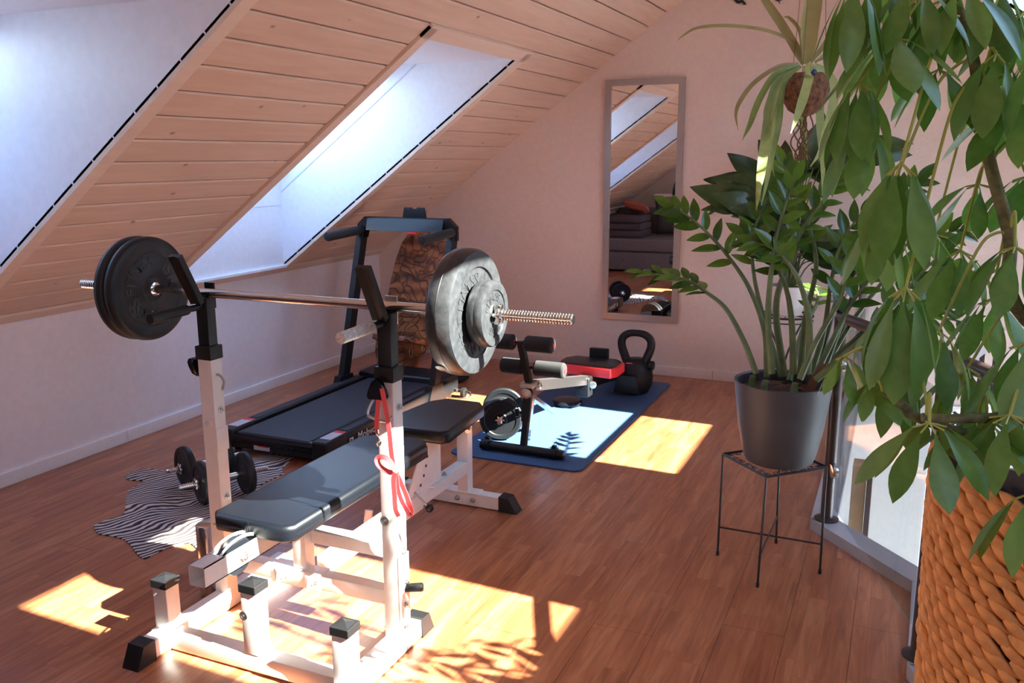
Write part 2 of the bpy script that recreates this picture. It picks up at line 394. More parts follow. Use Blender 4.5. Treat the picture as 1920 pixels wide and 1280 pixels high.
# walls
def gable(name, y0, y1, m, low):
    b = B(); poly = [(-3.9, -.21), (-.3, -.21), (-.3, low), (2.42, low), (2.42, KN - .1), (-.75, 3.13), (-3.9, KN - .07)] if low < -.3 else [(-3.9, -.21), (2.42, -.21), (2.42, KN - .1), (-.75, 3.13), (-3.9, KN - .07)]
    b.prism(poly, y1 - y0, Mx(((1, 0, 0, 0), (0, 0, 1, y0), (0, 1, 0, 0), (0, 0, 0, 1))))
    return struct(name, b, m)
gable('wall_back', BK, BK + .12, 'wall', -2.7)
gable('wall_front', FR - .12, FR, 'wall', -.21)
b = B(); b.box((-A_ - .14, FR - .1, -.2), (-A_, BK + .1, KN + .02)); struct('wall_left', b, 'wallsm')
b = B(); LW = (3.3, 5.6, -1.45, -.25)
for a, c in (((XR, FR - .1, LW[3]), (XR + .14, BK + .1, KN + .02)), ((XR, 2., -2.7), (XR + .14, BK + .1, LW[2])), ((XR, 2., LW[2]), (XR + .14, LW[0], LW[3])), ((XR, LW[1], LW[2]), (XR + .14, BK + .1, LW[3]))): b.box(a, c)
struct('wall_right', b, 'wall')
b = B(); b.box((-.32, 3.6, -2.7), (-.2, BK, -.21)); struct('wall_stairwell_left', b, 'wellwall')
b = B()
for (x0, y0), (x1, y1) in zip(HOLE[1:], HOLE[2:]):
    d = V((x1 - x0, y1 - y0, 0)).normalized(); n = V((d.y, -d.x, 0)) * .1
    p = [V((x0, y0, -2.7)), V((x1, y1, -2.7)), V((x1, y1, -2.7)) + n, V((x0, y0, -2.7)) + n]
    b.hexa(p + [q + V((0, 0, 2.49)) for q in p])
struct('wall_stairwell_near', b, 'wellwall')
b = B(); b.box((-.35, 2., -2.78), (2.4, 6.05, -2.7)); struct('floor_stairwell', b, 'curb')
# inner lining of the back wall below the floor: bright plaster
b = B(); b.box((-.2, BK - .012, -2.7), (XR, BK + .002, -.02)); struct('wall_stairwell_back', b, 'wellwall')

# baseboards
bl = struct('baseboard_left', B().box((-A_, FR, 0), (-A_ + .004, BK, .062)), 'dark')
for y0, y1 in ((FR, 1.0), (1.0, 3.345), (3.345, BK)): part('board', B().box((-A_, y0 + .0015, 0), (-A_ + .014, y1 - .0015, .066), .003), 'white', bl)
bb = struct('baseboard_back', B().box((-A_ + .014, BK - .004, 0), (-.205, BK, .062)), 'dark')
for x0, x1 in ((-A_ + .014, -1.11), (-1.11, -.205)): part('board', B().box((x0 + .0015, BK - .014, 0), (x1 - .0015, BK, .066), .003), 'wall', bb)

# ceilings: backing slab with openings, then one object per pine board
PW = .1155
T0 = (-2.084 + A_) % PW
for side in (0, 1):
    b = B(); o0, o1 = .02, .09
    ops = [o for o in OP if o[0] == side]; tb, tt = ops[0][3], ops[0][4]
    slab(b, side, -.12, tb - EE, FR - .1, BK + .1, o0, o1); slab(b, side, tt + .03, TR + .03, FR - .1, BK + .1, o0, o1)
    ys = [FR - .1] + sum([[o[1], o[2]] for o in sorted(ops, key=lambda o: o[1])], []) + [BK + .1]
    ze = [FR - .1] + sum([[o[1] - EE, o[2] + EE] for o in sorted(ops, key=lambda o: o[1])], []) + [BK + .1]
    for y0, y1 in zip(ze[::2], ze[1::2]): slab(b, side, tb - EE, tt + .03, y0, y1, o0, o1)
    ceil = struct('ceiling', b, 'dark')
    edges = [0.0]; t = T0
    while t < TR - .02: edges.append(t); t += PW
    edges.append(TR)
    for t0, t1 in zip(edges, edges[1:]):
        if t1 - t0 < .01: continue
        clip = t1 > tb and t0 < tt
        segs = list(zip(ys[::2], ys[1::2])) if clip else [(FR, BK)]
        for y0, y1 in segs:
            y0, y1 = max(y0, FR), min(y1, BK)
            pb = B(); g = .0028; c_ = .005
            P = lambda tt_, yy, oo: rp_(side, tt_, yy, oo)
            pr = [(t0 + g, .016), (t0 + g, c_), (t0 + g + c_, 0), (t1 - g - c_, 0), (t1 - g, c_), (t1 - g, .016)]
            vs = [P(a, y0, o) for a, o in pr] + [P(a, y1, o) for a, o in pr]; k = len(pr)
            pb.add(vs, [tuple(range(k)), tuple(range(2 * k - 1, k - 1, -1))] + [(i, k + i, k + (i + 1) % k, (i + 1) % k) for i in range(k)])
            part('board', pb, 'board', ceil, smooth=0)
b = B(); b.box((-.80, FR, 2.93), (-.70, BK, 3.02)); struct('trim_1', b, 'boardtrim')
# strip along the top of the knee walls
for side, y in ((0, 2), (1, 3)):
    b = B(); slab(b, side, .0, .052, FR, BK, -.014, .0); struct('trim_%d' % y, b, 'boardtrim')

# roof windows with their linings; the last is unseen, added for its light
for i, (side, y0, y1, tb, tt) in enumerate(OP):
    RISE = RISES[i]
    xs = (lambda t: -A_ + t) if side == 0 else (lambda t: XR - t)
    zA, zB = zc(tb), zc(tb) + RISE; zT = zc(tt); tC = (zT - RISE - KN) / SL
    sg = 1 if side == 0 else -1
    P = lambda t, y, z: V((xs(t), y, z))
    b = B(); e = .018
    # bottom lining (upright) and top soffit (level)
    b.hexa([P(tb, y0 - e, zA - .01), P(tb, y1 + e, zA - .01), P(tb - e, y1 + e, zA - .01), P(tb - e, y0 - e, zA - .01), P(tb, y0 - e, zB), P(tb, y1 + e, zB), P(tb - e, y1 + e, zB), P(tb - e, y0 - e, zB)])
    b.hexa([P(tC, y0 - e, zT), P(tt, y0 - e, zT), P(tt, y1 + e, zT), P(tC, y1 + e, zT), P(tC, y0 - e, zT + e), P(tt, y0 - e, zT + e), P(tt, y1 + e, zT + e), P(tC, y1 + e, zT + e)])
    for ya, yb in ((y0 - e, y0), (y1, y1 + e)):
        q = [P(tb, ya, zA), P(tb, ya, zB), P(tC, ya, zT), P(tt, ya, zT)]; q2 = [V((p.x, yb, p.z)) for p in q]
        b.hexa([q[0], q[1], q[2], q[3], q2[0], q2[1], q2[2], q2[3]])
    win = struct('window_%d' % (i + 1), b, 'reveal')
    # lining corner seams as slim bright beads
    # sash frame in the pane plane
    t0, t1 = tb, tC; fw = .05
    def q(t, y, h): return P(t, y, zc(t) + RISE + h)
    def bar(ta, tb_, ya, yb): return [q(ta, ya, -.03), q(tb_, ya, -.03), q(tb_, yb, -.03), q(ta, yb, -.03), q(ta, ya, .05), q(tb_, ya, .05), q(tb_, yb, .05), q(ta, yb, .05)]
    b = B()
    b.hexa(bar(t0 - .03, t0 + .04, y0 - e, y1 + e)); b.hexa(bar(t1 - .04, t1 + .04, y0 - e, y1 + e))
    b.hexa(bar(t0, t1, y0 - e, y0 + fw)); b.hexa(bar(t0, t1, y1 - fw, y1 + e))
    part('window_frame', b, 'frameg', win, smooth=0)
    b = B(); b.hexa([q(t0 + .03, y0 + fw - .01, .01), q(t1 - .03, y0 + fw - .01, .01), q(t1 - .03, y1 - fw + .01, .01), q(t0 + .03, y1 - fw + .01, .01), q(t0 + .03, y0 + fw - .01, .018), q(t1 - .03, y0 + fw - .01, .018), q(t1 - .03, y1 - fw + .01, .018), q(t0 + .03, y1 - fw + .01, .018)])
    part('pane', b, 'glass', win, smooth=0)
    # trim boards round the opening, proud of the ceiling boards
    tw = .062; bt = tb if side == 0 else tb - tw * .8
    for nm, (ta, tb2, ya, yb) in (('trim_board', (bt, tt + tw * .8, y0 - tw, y0 + .004)), ('trim_board', (bt, tt + tw * .8, y1 - .004, y1 + tw)), ('trim_board', (tt - .003, tt + tw * .95, y0 - tw, y1 + tw))):
        pb = B(); slab(pb, side, ta, tb2, ya, yb, -.016, .003); part(nm, pb, 'boardtrim', win, smooth=0)
    if side == 1:
        pb = B(); slab(pb, side, tb - tw, tb + .003, y0 - tw, y1 + tw, -.016, .003); part('trim_board', pb, 'boardtrim', win, smooth=0)
    else:
        pb = B(); pb.box((-A_, y0, zA - .012), (-A_ + .075, y1, zA + .006), .003); part('sill', pb, 'white', win)
    # guide rail of the blind on the far lining
    if i == 0:
        g0 = .47; ta, tz = tb + .005, (zT - g0 - KN) / SL
        for yy in (y1 - .004,): part('guide_rail', B().hexa([P(ta, yy, zc(ta) + g0), P(ta, yy, zc(ta) + g0 + .012), P(tz, yy, zc(tz) + g0 + .012), P(tz, yy, zc(tz) + g0), P(ta, yy + .003, zc(ta) + g0), P(ta, yy + .003, zc(ta) + g0 + .012), P(tz, yy + .003, zc(tz) + g0 + .012), P(tz, yy + .003, zc(tz) + g0)]), 'frameg', win, smooth=0)
        part('lining_seam', B().hexa([P(tb, y0, 1.20), P(tb, y1, 1.20), P(tb, y1, 1.204), P(tb, y0, 1.204), P(tb + .002, y0, 1.20), P(tb + .002, y1, 1.20), P(tb + .002, y1, 1.204), P(tb + .002, y0, 1.204)]), 'frameg', win, smooth=0)
    # portal: tells the renderer where daylight enters
    pl = bpy.data.lights.new('daylight portal', 'AREA'); pl.shape = 'RECTANGLE'; pl.size = y1 - y0; pl.size_y = (t1 - t0) * NN; pl.cycles.is_portal = True
    po = bpy.data.objects.new('daylight_portal', pl); COL.objects.link(po)
    c = q((t0 + t1) / 2, (y0 + y1) / 2, .08); nrm = V((sg * SL, 0, -1)).normalized()
    po.matrix_world = frame(c, (0, 1, 0), -nrm)
# stairwell window low in the right wall
w5 = struct('window_6', B().box((XR + .05, LW[0], LW[2]), (XR + .09, LW[0] + .05, LW[3])).box((XR + .05, LW[1] - .05, LW[2]), (XR + .09, LW[1], LW[3])).box((XR + .05, LW[0], LW[2]), (XR + .09, LW[1], LW[2] + .05)).box((XR + .05, LW[0], LW[3] - .05), (XR + .09, LW[1], LW[3])), 'frameg')
part('pane', B().box((XR + .066, LW[0], LW[2]), (XR + .072, LW[1], LW[3])), 'glass', w5, smooth=0)
pl = bpy.data.lights.new('daylight portal', 'AREA'); pl.shape = 'RECTANGLE'; pl.size = LW[1] - LW[0]; pl.size_y = LW[3] - LW[2]; pl.cycles.is_portal = True
po = bpy.data.objects.new('daylight_portal', pl); COL.objects.link(po); po.matrix_world = frame((XR + .1, (LW[0] + LW[1]) / 2, (LW[2] + LW[3]) / 2), (0, 1, 0), (1, 0, 0))
# ground outside, seen by light only through the low window
b = B(); b.box((2.6, -20, -3.6), (40, 30, -3.5)); struct('ground', b, 'curb')

# ------------------------------------------------------------------ stairwell edge: curb, posts, handrail, glass
b = B()
cw = .10
cl = [(-.25, BK), (-.25, 3.60), (.13, 3.17), (.115, 2.60), (.33, 2.10), (2.25, 2.10)]
for (x0, y0), (x1, y1) in zip(cl, cl[1:]):
    d = V((x1 - x0, y1 - y0, 0)).normalized(); n = V((-d.y, d.x, 0)) * cw
    p = [V((x0, y0, 0)) - d * .0, V((x1, y1, 0)) + d * .0, V((x1, y1, 0)) + n, V((x0, y0, 0)) + n]
    b.hexa(p + [q + V((0, 0, .045)) for q in p])
for x0, y0 in cl[1:-1]: b.lathe([(cw * .5, 0), (cw * .5, .0449)], (x0 + .05, y0 + .03, 0), n=16)
struct('trim_4', b, 'curb')
P0, P1 = V((-.19, 3.62, .045)), V((.145, 2.66, .045))
rail = thing('stair_railing', (-.19, 3.62, .045), 'dark brown tubular stair railing with glass infill round the stairwell edge, behind the potted plant', 'railing')
def post(p, h):
    o = part('post', B().lathe([(.024, 0), (.024, h)], p, n=24), 'rail', rail)
    part('base_flange', B().lathe([(.048, 0), (.048, .006), (.028, .012)], p, n=28), 'rail', o)
    return o
post(P0, .84); post(P1, .90); post(V((-.19, 5.85, .045)), .84); post(V((.36, 2.20, .045)), .91)
hr = [V((-.19, 5.85, .885)), V((-.19, 3.62, .885))]
part('handrail', B().tube(hr, .021, 16), 'rail', rail)
part('handrail', B().tube([V((-.19, 3.62, .885)), V((.145, 2.66, .955)), V((.36, 2.20, .965))], .021, 16), 'rail', rail)
part('post_cap', B().lathe([(.0, -.035), (.025, -.025), (.035, 0), (.025, .025), (.0, .035)], (-.19, 3.62, .93), n=24), 'railcap', rail, 'dark blue ball cap')
def pane(a, c, z0, z1):
    d = (c - a).normalized(); n = V((-d.y, d.x, 0)) * .004; a = a + d * .045; c = c - d * .045
    p = [a - n, c - n, c + n, a + n]; b = B(); b.hexa([V((q.x, q.y, z0)) for q in p] + [V((q.x, q.y, z1)) for q in p]); part('glass_panel', b, 'rglass', rail, smooth=0)
pane(V((-.175, 3.62, 0)), V((.13, 2.66, 0)), .12, .86); pane(V((-.15, 5.85, 0)), V((-.15, 3.64, 0)), .12, .86)
for z in (.27, .70):
    d = (P1 - P0).normalized(); c = P0 + d * .03; c.z = z
    part('glass_clamp', B().prism([(-.012, -.026), (.035, -.026), (.052, -.014), (.056, 0), (.052, .014), (.035, .026), (-.012, .026)], .024, frame(c - V((-d.y, d.x, 0)) * .012, d, V((-d.y, d.x, 0))), .004), 'chrome', rail, 'chrome glass clamp')
# lower flight's handrail seen past the leaves
sr = thing('staircase_rail', (.45, 5.2, -.1), 'white sloping stair rail with black bars, glimpsed between the hanging leaves', 'railing')
top = [(0.272,5.200,0.329),(0.538,5.200,0.605)]
a, c = V(top[0]), V(top[1]); d = (c - a).normalized()
part('handrail', B().hexa([a + V((0, 0, -.05)) , c + V((0, 0, -.05)), c + V((0, .09, -.05)), a + V((0, .09, -.05)), a, c, c + V((0, .09, 0)), a + V((0, .09, 0))]), 'white', sr, smooth=0)
for k in range(4):
    p = a + (c - a) * (.18 + .24 * k)
    part('baluster', B().box((p.x - .012, p.y + .03, p.z - .42), (p.x + .012, p.y + .055, p.z - .05)), 'rail', sr, smooth=0)
part('bottom_rail', B().hexa([a + V((0, .02, -.5)), c + V((0, .02, -.5)), c + V((0, .07, -.5)), a + V((0, .07, -.5)), a + V((0, .02, -.42)), c + V((0, .02, -.42)), c + V((0, .07, -.42)), a + V((0, .07, -.42))]), 'white', sr, smooth=0)
# blocks standing in the stairwell behind the glass
lg = solo('wooden_block', B().box((-.125, 4.30, -.75), (-.062, 4.42, .06), .004), 'plank', (-.09, 4.36, -.75), 'pale wooden plank standing on end behind the glass railing', 'plank')
dk = solo('dark_board', B().box((-.058, 4.28, -.75), (-.034, 4.44, .08), .003), 'rail', (-.045, 4.36, -.75), 'thin dark brown board standing beside the pale wooden plank', 'board')
b = B(); b.box((-.2, 4.1, -.80), (.12, 4.7, -.75)); b.box((-.2, 4.1, -2.7), (-.16, 4.7, -.80)); b.box((.08, 4.1, -2.7), (.12, 4.7, -.80)); solo('stairwell_shelf', b, 'white', (-.04, 4.4, -2.7), 'narrow white shelf in the stairwell under the pale plank', 'shelf', smooth=0)

# ------------------------------------------------------------------ weight bench with rack
WB = thing('weight_bench', (-1.69, 2.5, 0), 'cream steel weight bench with black padding and two barbell uprights', 'exercise bench')
def tubebox(name, a, c, parent=WB, m='whitemetal', label=None, bev=.004):
    return part(name, B().box(a, c, bev), m, parent, label)
LX0, LX1, RX0, RX1 = -2.04, -1.985, -1.355, -1.30
UY0, UY1 = 2.12, 2.19
def bolt(p, ax, parent, r=.010):
    b = B(); a = V(ax)
    b.lathe([(r * 1.5, 0), (r * 1.5, .002), (r, .0025), (r, .009), (r * .5, .0095), (r * .5, .014)], p, a, 6)
    return part('bolt', b, 'steel', parent)
def footcap(a, c, dirv, parent):    # black wedge shoe; a..c = tube cross box at its mouth, dirv = outwards axis
    (x0, y0, z0), (x1, y1, z1) = a, c; d = V(dirv); b = B()
    if abs(d.y) > .5:
        ya, yb, yt = (y0, y0 + d.y * .075, y0 + d.y * .045); x0 -= .004; x1 += .004
        b.hexa([(x0, ya, 0), (x1, ya, 0), (x1, yb, 0), (x0, yb, 0), (x0, ya, z1 + .006), (x1, ya, z1 + .006), (x1, yt, z1 + .004), (x0, yt, z1 + .004)])
    else:
        xa, xb, xt = (x0, x0 + d.x * .085, x0 + d.x * .045); y0 -= .004; y1 += .004
        b.hexa([(xa, y0, 0), (xb, y0, 0), (xb, y1, 0), (xa, y1, 0), (xa, y0, z1 + .006), (xt, y0, z1 + .004), (xt, y1, z1 + .004), (xa, y1, z1 + .006)])
    return part('foot_cap', b, 'black', parent, smooth=0)
fl = tubebox('foot_beam', (LX0, 1.80, .004), (LX1, 2.46, .062)); footcap((LX0, 1.80, 0), (LX1, 0, .062), (0, -1, 0), fl)
fr = tubebox('foot_beam', (RX0, 1.66, .004), (RX1, 2.232, .062)); footcap((RX0, 2.232, 0), (RX1, 0, .062), (0, 1, 0), fr)
fc = tubebox('cross_beam', (LX1, 1.858, .006), (RX0, 1.912, .060)); part('bracket', B().box((LX0 - .003, 1.845, .004), (LX1 + .003, 1.925, .064), .002), 'whitemetal', fc); bolt((-2.012, 1.845, .034), (0, -1, 0), fc)
def socket(x, y, z, hole=False):
    p = tubebox('post', (x - .0275, y - .0275, .06), (x + .0275, y + .0275, z))
    c = B(); c.box((x - .031, y - .031, z - .004), (x + .031, y + .031, z + .022), .003)
    s = .024; c.add([(x - s, y - s, z + .022), (x + s, y - s, z + .022), (x + s, y + s, z + .022), (x - s, y + s, z + .022), (x, y, z + .030)], [(0, 1, 4), (1, 2, 4), (2, 3, 4), (3, 0, 4)])
    part('end_cap', c, 'black', p, smooth=0)
    if hole:
        part('bushing', B().lathe([(.014, 0), (.014, .006), (.009, .006), (.009, .001)], (x - .0275 + .012, y - .0275, z - .075), (0, -1, 0), 20), 'steel', p)
    return p
socket(-2.012, 1.888, .205); socket(-1.663, 1.885, .262, True); socket(-1.328, 1.86, .215)
for x0, x1, side in ((LX0, LX1, 'l'), (RX0, RX1, 'r')):
    xm = (x0 + x1) / 2; UY0, UY1 = (2.126, 2.176) if side == 'l' else (2.105, 2.158); dy = UY0 - 2.12
    u = tubebox('upright', (x0, UY0, .06), (x1, UY1, .872))
    part('collar', B().box((x0 - .004, UY0 - .004, .868), (x1 + .004, UY1 + .004, .912), .003), 'black', u)
    part('inner_post', B().box((x0 + .005, UY0 + .005, .9), (x1 - .005, UY1 - .006, 1.066), .003), 'blackmetal', u)
    # bar holder: leaning channel and rear lip
    j = B(); w = .022; a = V((xm, 2.115 + dy, 1.055)); c = V((xm, 2.035 + dy, 1.212)); d = (c - a).normalized(); n = V((0, d.z, -d.y)) * .006
    for sgn, (q0, q1) in ((-1, (-w, 0)), (1, (0, w))):
        j.hexa([a + V((q0, 0, 0)) - n * (2 if sgn == -1 else 1.2), a + V((q1, 0, 0)) - n * 1.2 * (1 if sgn == -1 else 2) , a + V((q1, 0, 0)) + n, a + V((q0, 0, 0)) + n, c + V((q0, 0, 0)) - n * (2 if sgn == -1 else 1.2), c + V((q1, 0, 0)) - n * 1.2 * (1 if sgn == -1 else 2), c + V((q1, 0, 0)) + n, c + V((q0, 0, 0)) + n])
    hk = part('bar_holder', j, 'blackmetal', u, smooth=0)
    part('rear_lip', B().box((xm - .02, UY1 - .004, 1.03), (xm + .02, UY1 + .003, 1.112), .003), 'blackmetal' if side == 'l' else 'steel', u)
    # peg pointing at the viewer
    pg = B().tube([(xm, UY0, 1.040), (xm, UY0 - .05, 1.040)], .010, 14)
    o = part('peg_rod', pg, 'blackmetal', u)
    part('peg_grip', B().lathe([(.008, 0), (.0155, .001), (.0165, .004), (.0165, .148), (.0155, .151), (0.006, .151)], (xm, UY0 - .055, 1.040), (0, -1, -.03), 24), 'black' if side == 'l' else 'foamlit', u, 'worn foam grip coloured whitish as if sunlit' if side == 'r' else None)
    # height knob (rounded triangle) and pin loop
    kn_ = [(.0, .040), (.016, .028), (.029, .002), (.033, -.014), (.026, -.024), (-.026, -.024), (-.033, -.014), (-.029, .002), (-.016, .028)]
    kx = x0 - .004 if side == 'l' else xm - .008; ky = UY0 - .02
    if side == 'l': mtx = frame((x0 - .012, UY0 + .02, .845), (0, 1, 0), (-1, 0, 0))
    else: mtx = frame((xm - .008, UY0 - .014, .846), (1, 0, 0), (0, -1, 0))
    kb = B(); 
    for (p0, n_) in (((x0, UY0 + .03, .842), (-1, 0, 0)),) if side == 'l' else (((xm, UY0, .842), (0, -1, 0)),): kb.lathe([(.008, 0), (.008, .02)], p0, n_, 12)
    part('knob_screw', kb, 'steel', u)
    kk = B(); kk.prism(kn_, .022, mtx, .006, 3); part('knob', kk, 'blackgloss', u)
    if side == 'l':
        part('pin', B().tube(spline([(x1 - .01, 2.15, .818), (x1 + .012, 2.15, .815), (x1 + .035, 2.14, .800), (x1 + .045, 2.12, .780)], 4), .0045, 10), 'steel', u)
    else:
        part('pin', B().tube(spline([(x0 + .004, 2.11, .835), (x0 - .012, 2.09, .80), (x0 - .016, 2.08, .775), (x0 + .0, 2.08, .765), (x0 + .035, 2.085, .757), (x0 + .047, 2.10, .762), (x1 - .006, 2.125, .785)], 5), .0042, 10), 'steel', u)
    for z in ((.70, .40) if side == 'l' else (.79, .34, .24, .165, .095)): bolt((x1, (UY0 + UY1) / 2 + .003, z), (1, 0, 0), u, .008)
    part('bushing', B().lathe([(.016, 0), (.016, .010), (.011, .010), (.011, .001)], (xm - (.0 if side == 'l' else .01), UY0, .655 if side == 'l' else .445), (0, -1, 0), 24), 'whitemetal' if side == 'l' else 'steel', u)
    part('gusset_plate', B().box((x1 - .001, UY0 - .002, .56 if side == 'l' else .10), (x1 + .004, UY1 + .002, .64 if side == 'l' else .33), .001), 'whitemetal', u)
c1 = tubebox('cross_beam', (LX1, 2.128, .152), (RX0, 2.174, .202))
part('sleeve', B().box((-1.80, 2.124, .148), (-1.60, 2.178, .206), .003), 'whitemetal', c1)
for x in (-1.76, -1.64): part('gusset', B().hexa([(x - .03, 2.131, .152), (x + .004, 2.131, .152), (x + .004, 2.10, .16), (x - .0, 2.10, .16), (x - .03, 2.131, .20), (x + .004, 2.131, .20), (x + .004, 2.11, .19), (x - .0, 2.11, .19)]), 'whitemetal', c1, smooth=0); bolt((x + .02, 2.131, .175), (0, -1, 0), c1, .007)
c2 = tubebox('cross_beam', (LX1 - .01, 2.172, .283), (RX0 + .01, 2.222, .328))
for k, (p, ax) in enumerate([((RX1 - .001, 2.142, .215), (1, .35, .1))]): part('peg_stub', B().lathe([(.013, 0), (.014, .05), (.012, .055), (.005, .055)], p, ax, 20), 'black', c2)
tubebox('centre_post', (-1.715, 2.137, .20), (-1.665, 2.187, .40))
# pulley beam under the pad, open at the near end
x0, x1 = -1.722, -1.665; yb = 1.70
pbm = B(); t_ = .003
for a, c in (((x0, yb, .348), (x0 + t_, 2.19, .408)), ((x1 - t_, yb, .348), (x1, 2.19, .408)), ((x0, yb, .348), (x1, 2.19, .348 + t_)), ((x0, yb, .408 - t_), (x1, 1.78, .408)), ((x0, 1.93, .408 - t_), (x1, 2.19, .408))): pbm.box(a, c)
pb_ = part('pulley_beam', pbm, 'whitemetal', WB, smooth=0)
pu = B(); pu.lathe([(.056, -.011), (.056, -.008), (.048, -.002), (.048, .002), (.056, .008), (.056, .011)], (-1.693, 1.855, .374), (1, 0, 0), 40)
po_ = part('pulley_wheel', pu, 'blackgloss', pb_)
for sx_ in (-.016, .016):
    g = B(); g.tube(spline([(-1.693 + sx_, 1.775, .408), (-1.693 + sx_, 1.81, .424), (-1.693 + sx_, 1.855, .430), (-1.693 + sx_, 1.90, .424), (-1.693 + sx_, 1.935, .408)], 5), .0022, 8, flat=2.2); part('pulley_guard', g, 'whitemetal', pb_)
bolt((x1, 1.855, .374), (1, 0, 0), pb_, .012)
tubebox('pad_bracket', (-1.725, 2.00, .385), (-1.660, 2.20, .412))
# long back pad, rounded; separate seat pad
def pad(name, y0, y1, xa0, xa1, xb0, xb1, z0, z1, tilt=0.):
    poly = [(xa0 + .03, y0), (xa1 - .03, y0), (xa1, y0 + .03), (xb1, y1 - .05), (xb1 - .04, y1), (xb0 + .06, y1), (xb0, y1 - .07), (xa0, y0 + .03)]
    b = B(); b.prism(poly, z1 - z0, Mx.Translation((0, 0, z0)), .018, 4); 
    if tilt: b.xf(Mx.Translation((0, y0, z0)) @ Mx.Rotation(tilt, 4, 'X') @ Mx.Translation((0, -y0, -z0)))
    return part(name, b, 'leather', WB, smooth=50)
bp_ = pad('back_pad', 1.915, 2.80, -1.845, -1.545, -1.845, -1.555, .402, .456)
seam = B()
for dz in (.423, .427):
    seam.tube([(-1.825, 1.9155, dz), (-1.57, 1.9155, dz)], .0009, 5)
for dy in (0, .006): seam.tube([(-1.700 + dy, 1.9165, .405), (-1.700 + dy, 1.9145, .43), (-1.700 + dy, 1.9165, .452)], .001, 5)
seam.tube([(-1.5445, 1.95, .425), (-1.554, 2.74, .425)], .0009, 5)
part('seam', seam, 'leather', bp_)
sp = pad('seat_pad', 2.845, 3.27, -1.855, -1.525, -1.80, -1.545, .420, .472, R(1.5))
part('pad_board', B().box((-1.82, 1.95, .394), (-1.57, 2.77, .403)), 'black', bp_, smooth=0)
# spine to the far foot
spn = tubebox('spine_beam', (-1.70, 2.24, .15), (-1.648, 3.26, .205))
part('slider_plate', B().box((-1.706, 2.72, .144), (-1.642, 2.86, .212), .003), 'whitemetal', spn)
ft = tubebox('foot_beam', (-1.98, 3.262, .004), (-1.50, 3.315, .062)); footcap((-1.50, 3.262, 0), (0, 3.315, .062), (1, 0, 0), ft); footcap((-1.98, 3.262, 0), (0, 3.315, .062), (-1, 0, 0), ft)
part('bracket', B().box((-1.79, 3.257, .058), (-1.60, 3.319, .066), .002), 'whitemetal', ft)
for x in (-1.70, -1.625): bolt((x, 3.262, .033), (0, -1, 0), ft, .009)
tubebox('far_post', (-1.70, 3.262, .06), (-1.648, 3.312, .405))
tubebox('seat_post', (-1.695, 2.985, .20), (-1.652, 3.03, .405))
part('base_plate', B().box((-1.72, 2.93, .203), (-1.63, 3.10, .209), .002), 'whitemetal', spn); bolt((-1.66, 3.07, .209), (0, 0, 1), spn, .009)
# perforated adjuster plate
ap = B(); ap.prism([(2.72, .215), (2.98, .215), (2.985, .405), (2.90, .405), (2.85, .365), (2.76, .25)], .005, Mx(((0, 0, 1, -1.650), (1, 0, 0, 0), (0, 1, 0, 0), (0, 0, 0, 1))))
app = part('adjuster_plate', ap, 'whitemetal', WB, smooth=0)
for y, z in ((2.905, .345), (2.893, .31), (2.873, .276), (2.847, .245)): part('adjuster_hole', B().lathe([(.006, 0), (.006, .0012)], (-1.645, y, z), (1, 0, 0), 14), 'dark', app)
part('lever', B().tube([(-1.65, 2.80, .235), (-1.585, 2.79, .19)], .004, 8), 'steel', spn)
part('lever_knob', B().lathe([(0, -.016), (.012, -.012), (.017, 0), (.012, .012), (0, .016)], (-1.575, 2.788, .183), (1, 0, -.4), 20), 'black', spn)
part('pull_pin', B().lathe([(.014, 0), (.014, .006), (.009, .006), (.009, .03)], (-1.60, 3.18, .385), (.3, -1, -.1), 20), 'steel', sp)
part('hinge_tube', B().lathe([(.016, 0), (.016, .05)], (-1.80, 2.70, .12), (0, .3, 1), 16), 'whitemetal', spn)

# ------------------------------------------------------------------ barbell and plates
BY, BZ = 2.146, 1.083
def thread(x0, x1, r, y=BY, z=BZ, pitch=.0082):
    pr = []; n = int((x1 - x0) / pitch)
    for i in range(n):
        h = i * pitch; pr += [(r * .74, h), (r, h + pitch * .35), (r, h + pitch * .60), (r * .74, h + pitch * .95)]
    return pr
bar = thing('barbell', (-1.67, BY, BZ), 'chrome barbell bar with threaded ends resting on the two uprights', 'barbell')
part('shaft', B().lathe([(.0145, 0), (.0145, 1.115)], (-2.222, BY, BZ), (1, 0, 0), 32), 'chrome', bar)
part('threaded_sleeve', B().lathe([(.010, 0)] + thread(-2.540, -2.285, .0155)+ [(.0125, .262)], (-2.540, BY, BZ), (1, 0, 0), 24), 'chrome', bar)
part('threaded_sleeve', B().lathe([(.010, 0)] + thread(-.775, -.995, .0135)[:0] + [(r, h) for r, h in thread(0, .215, .0158)] + [(.0125, .222)], (-.768, BY, BZ), (-1, 0, 0), 24), 'chrome', bar)
for x, d in ((-2.224, 1), (-1.121, -1)): part('stop_ring', B().lathe([(.016, 0), (.022, .001), (.022, .012), (.016, .014)], (x, BY, BZ), (d, 0, 0), 28), 'chrome', bar)
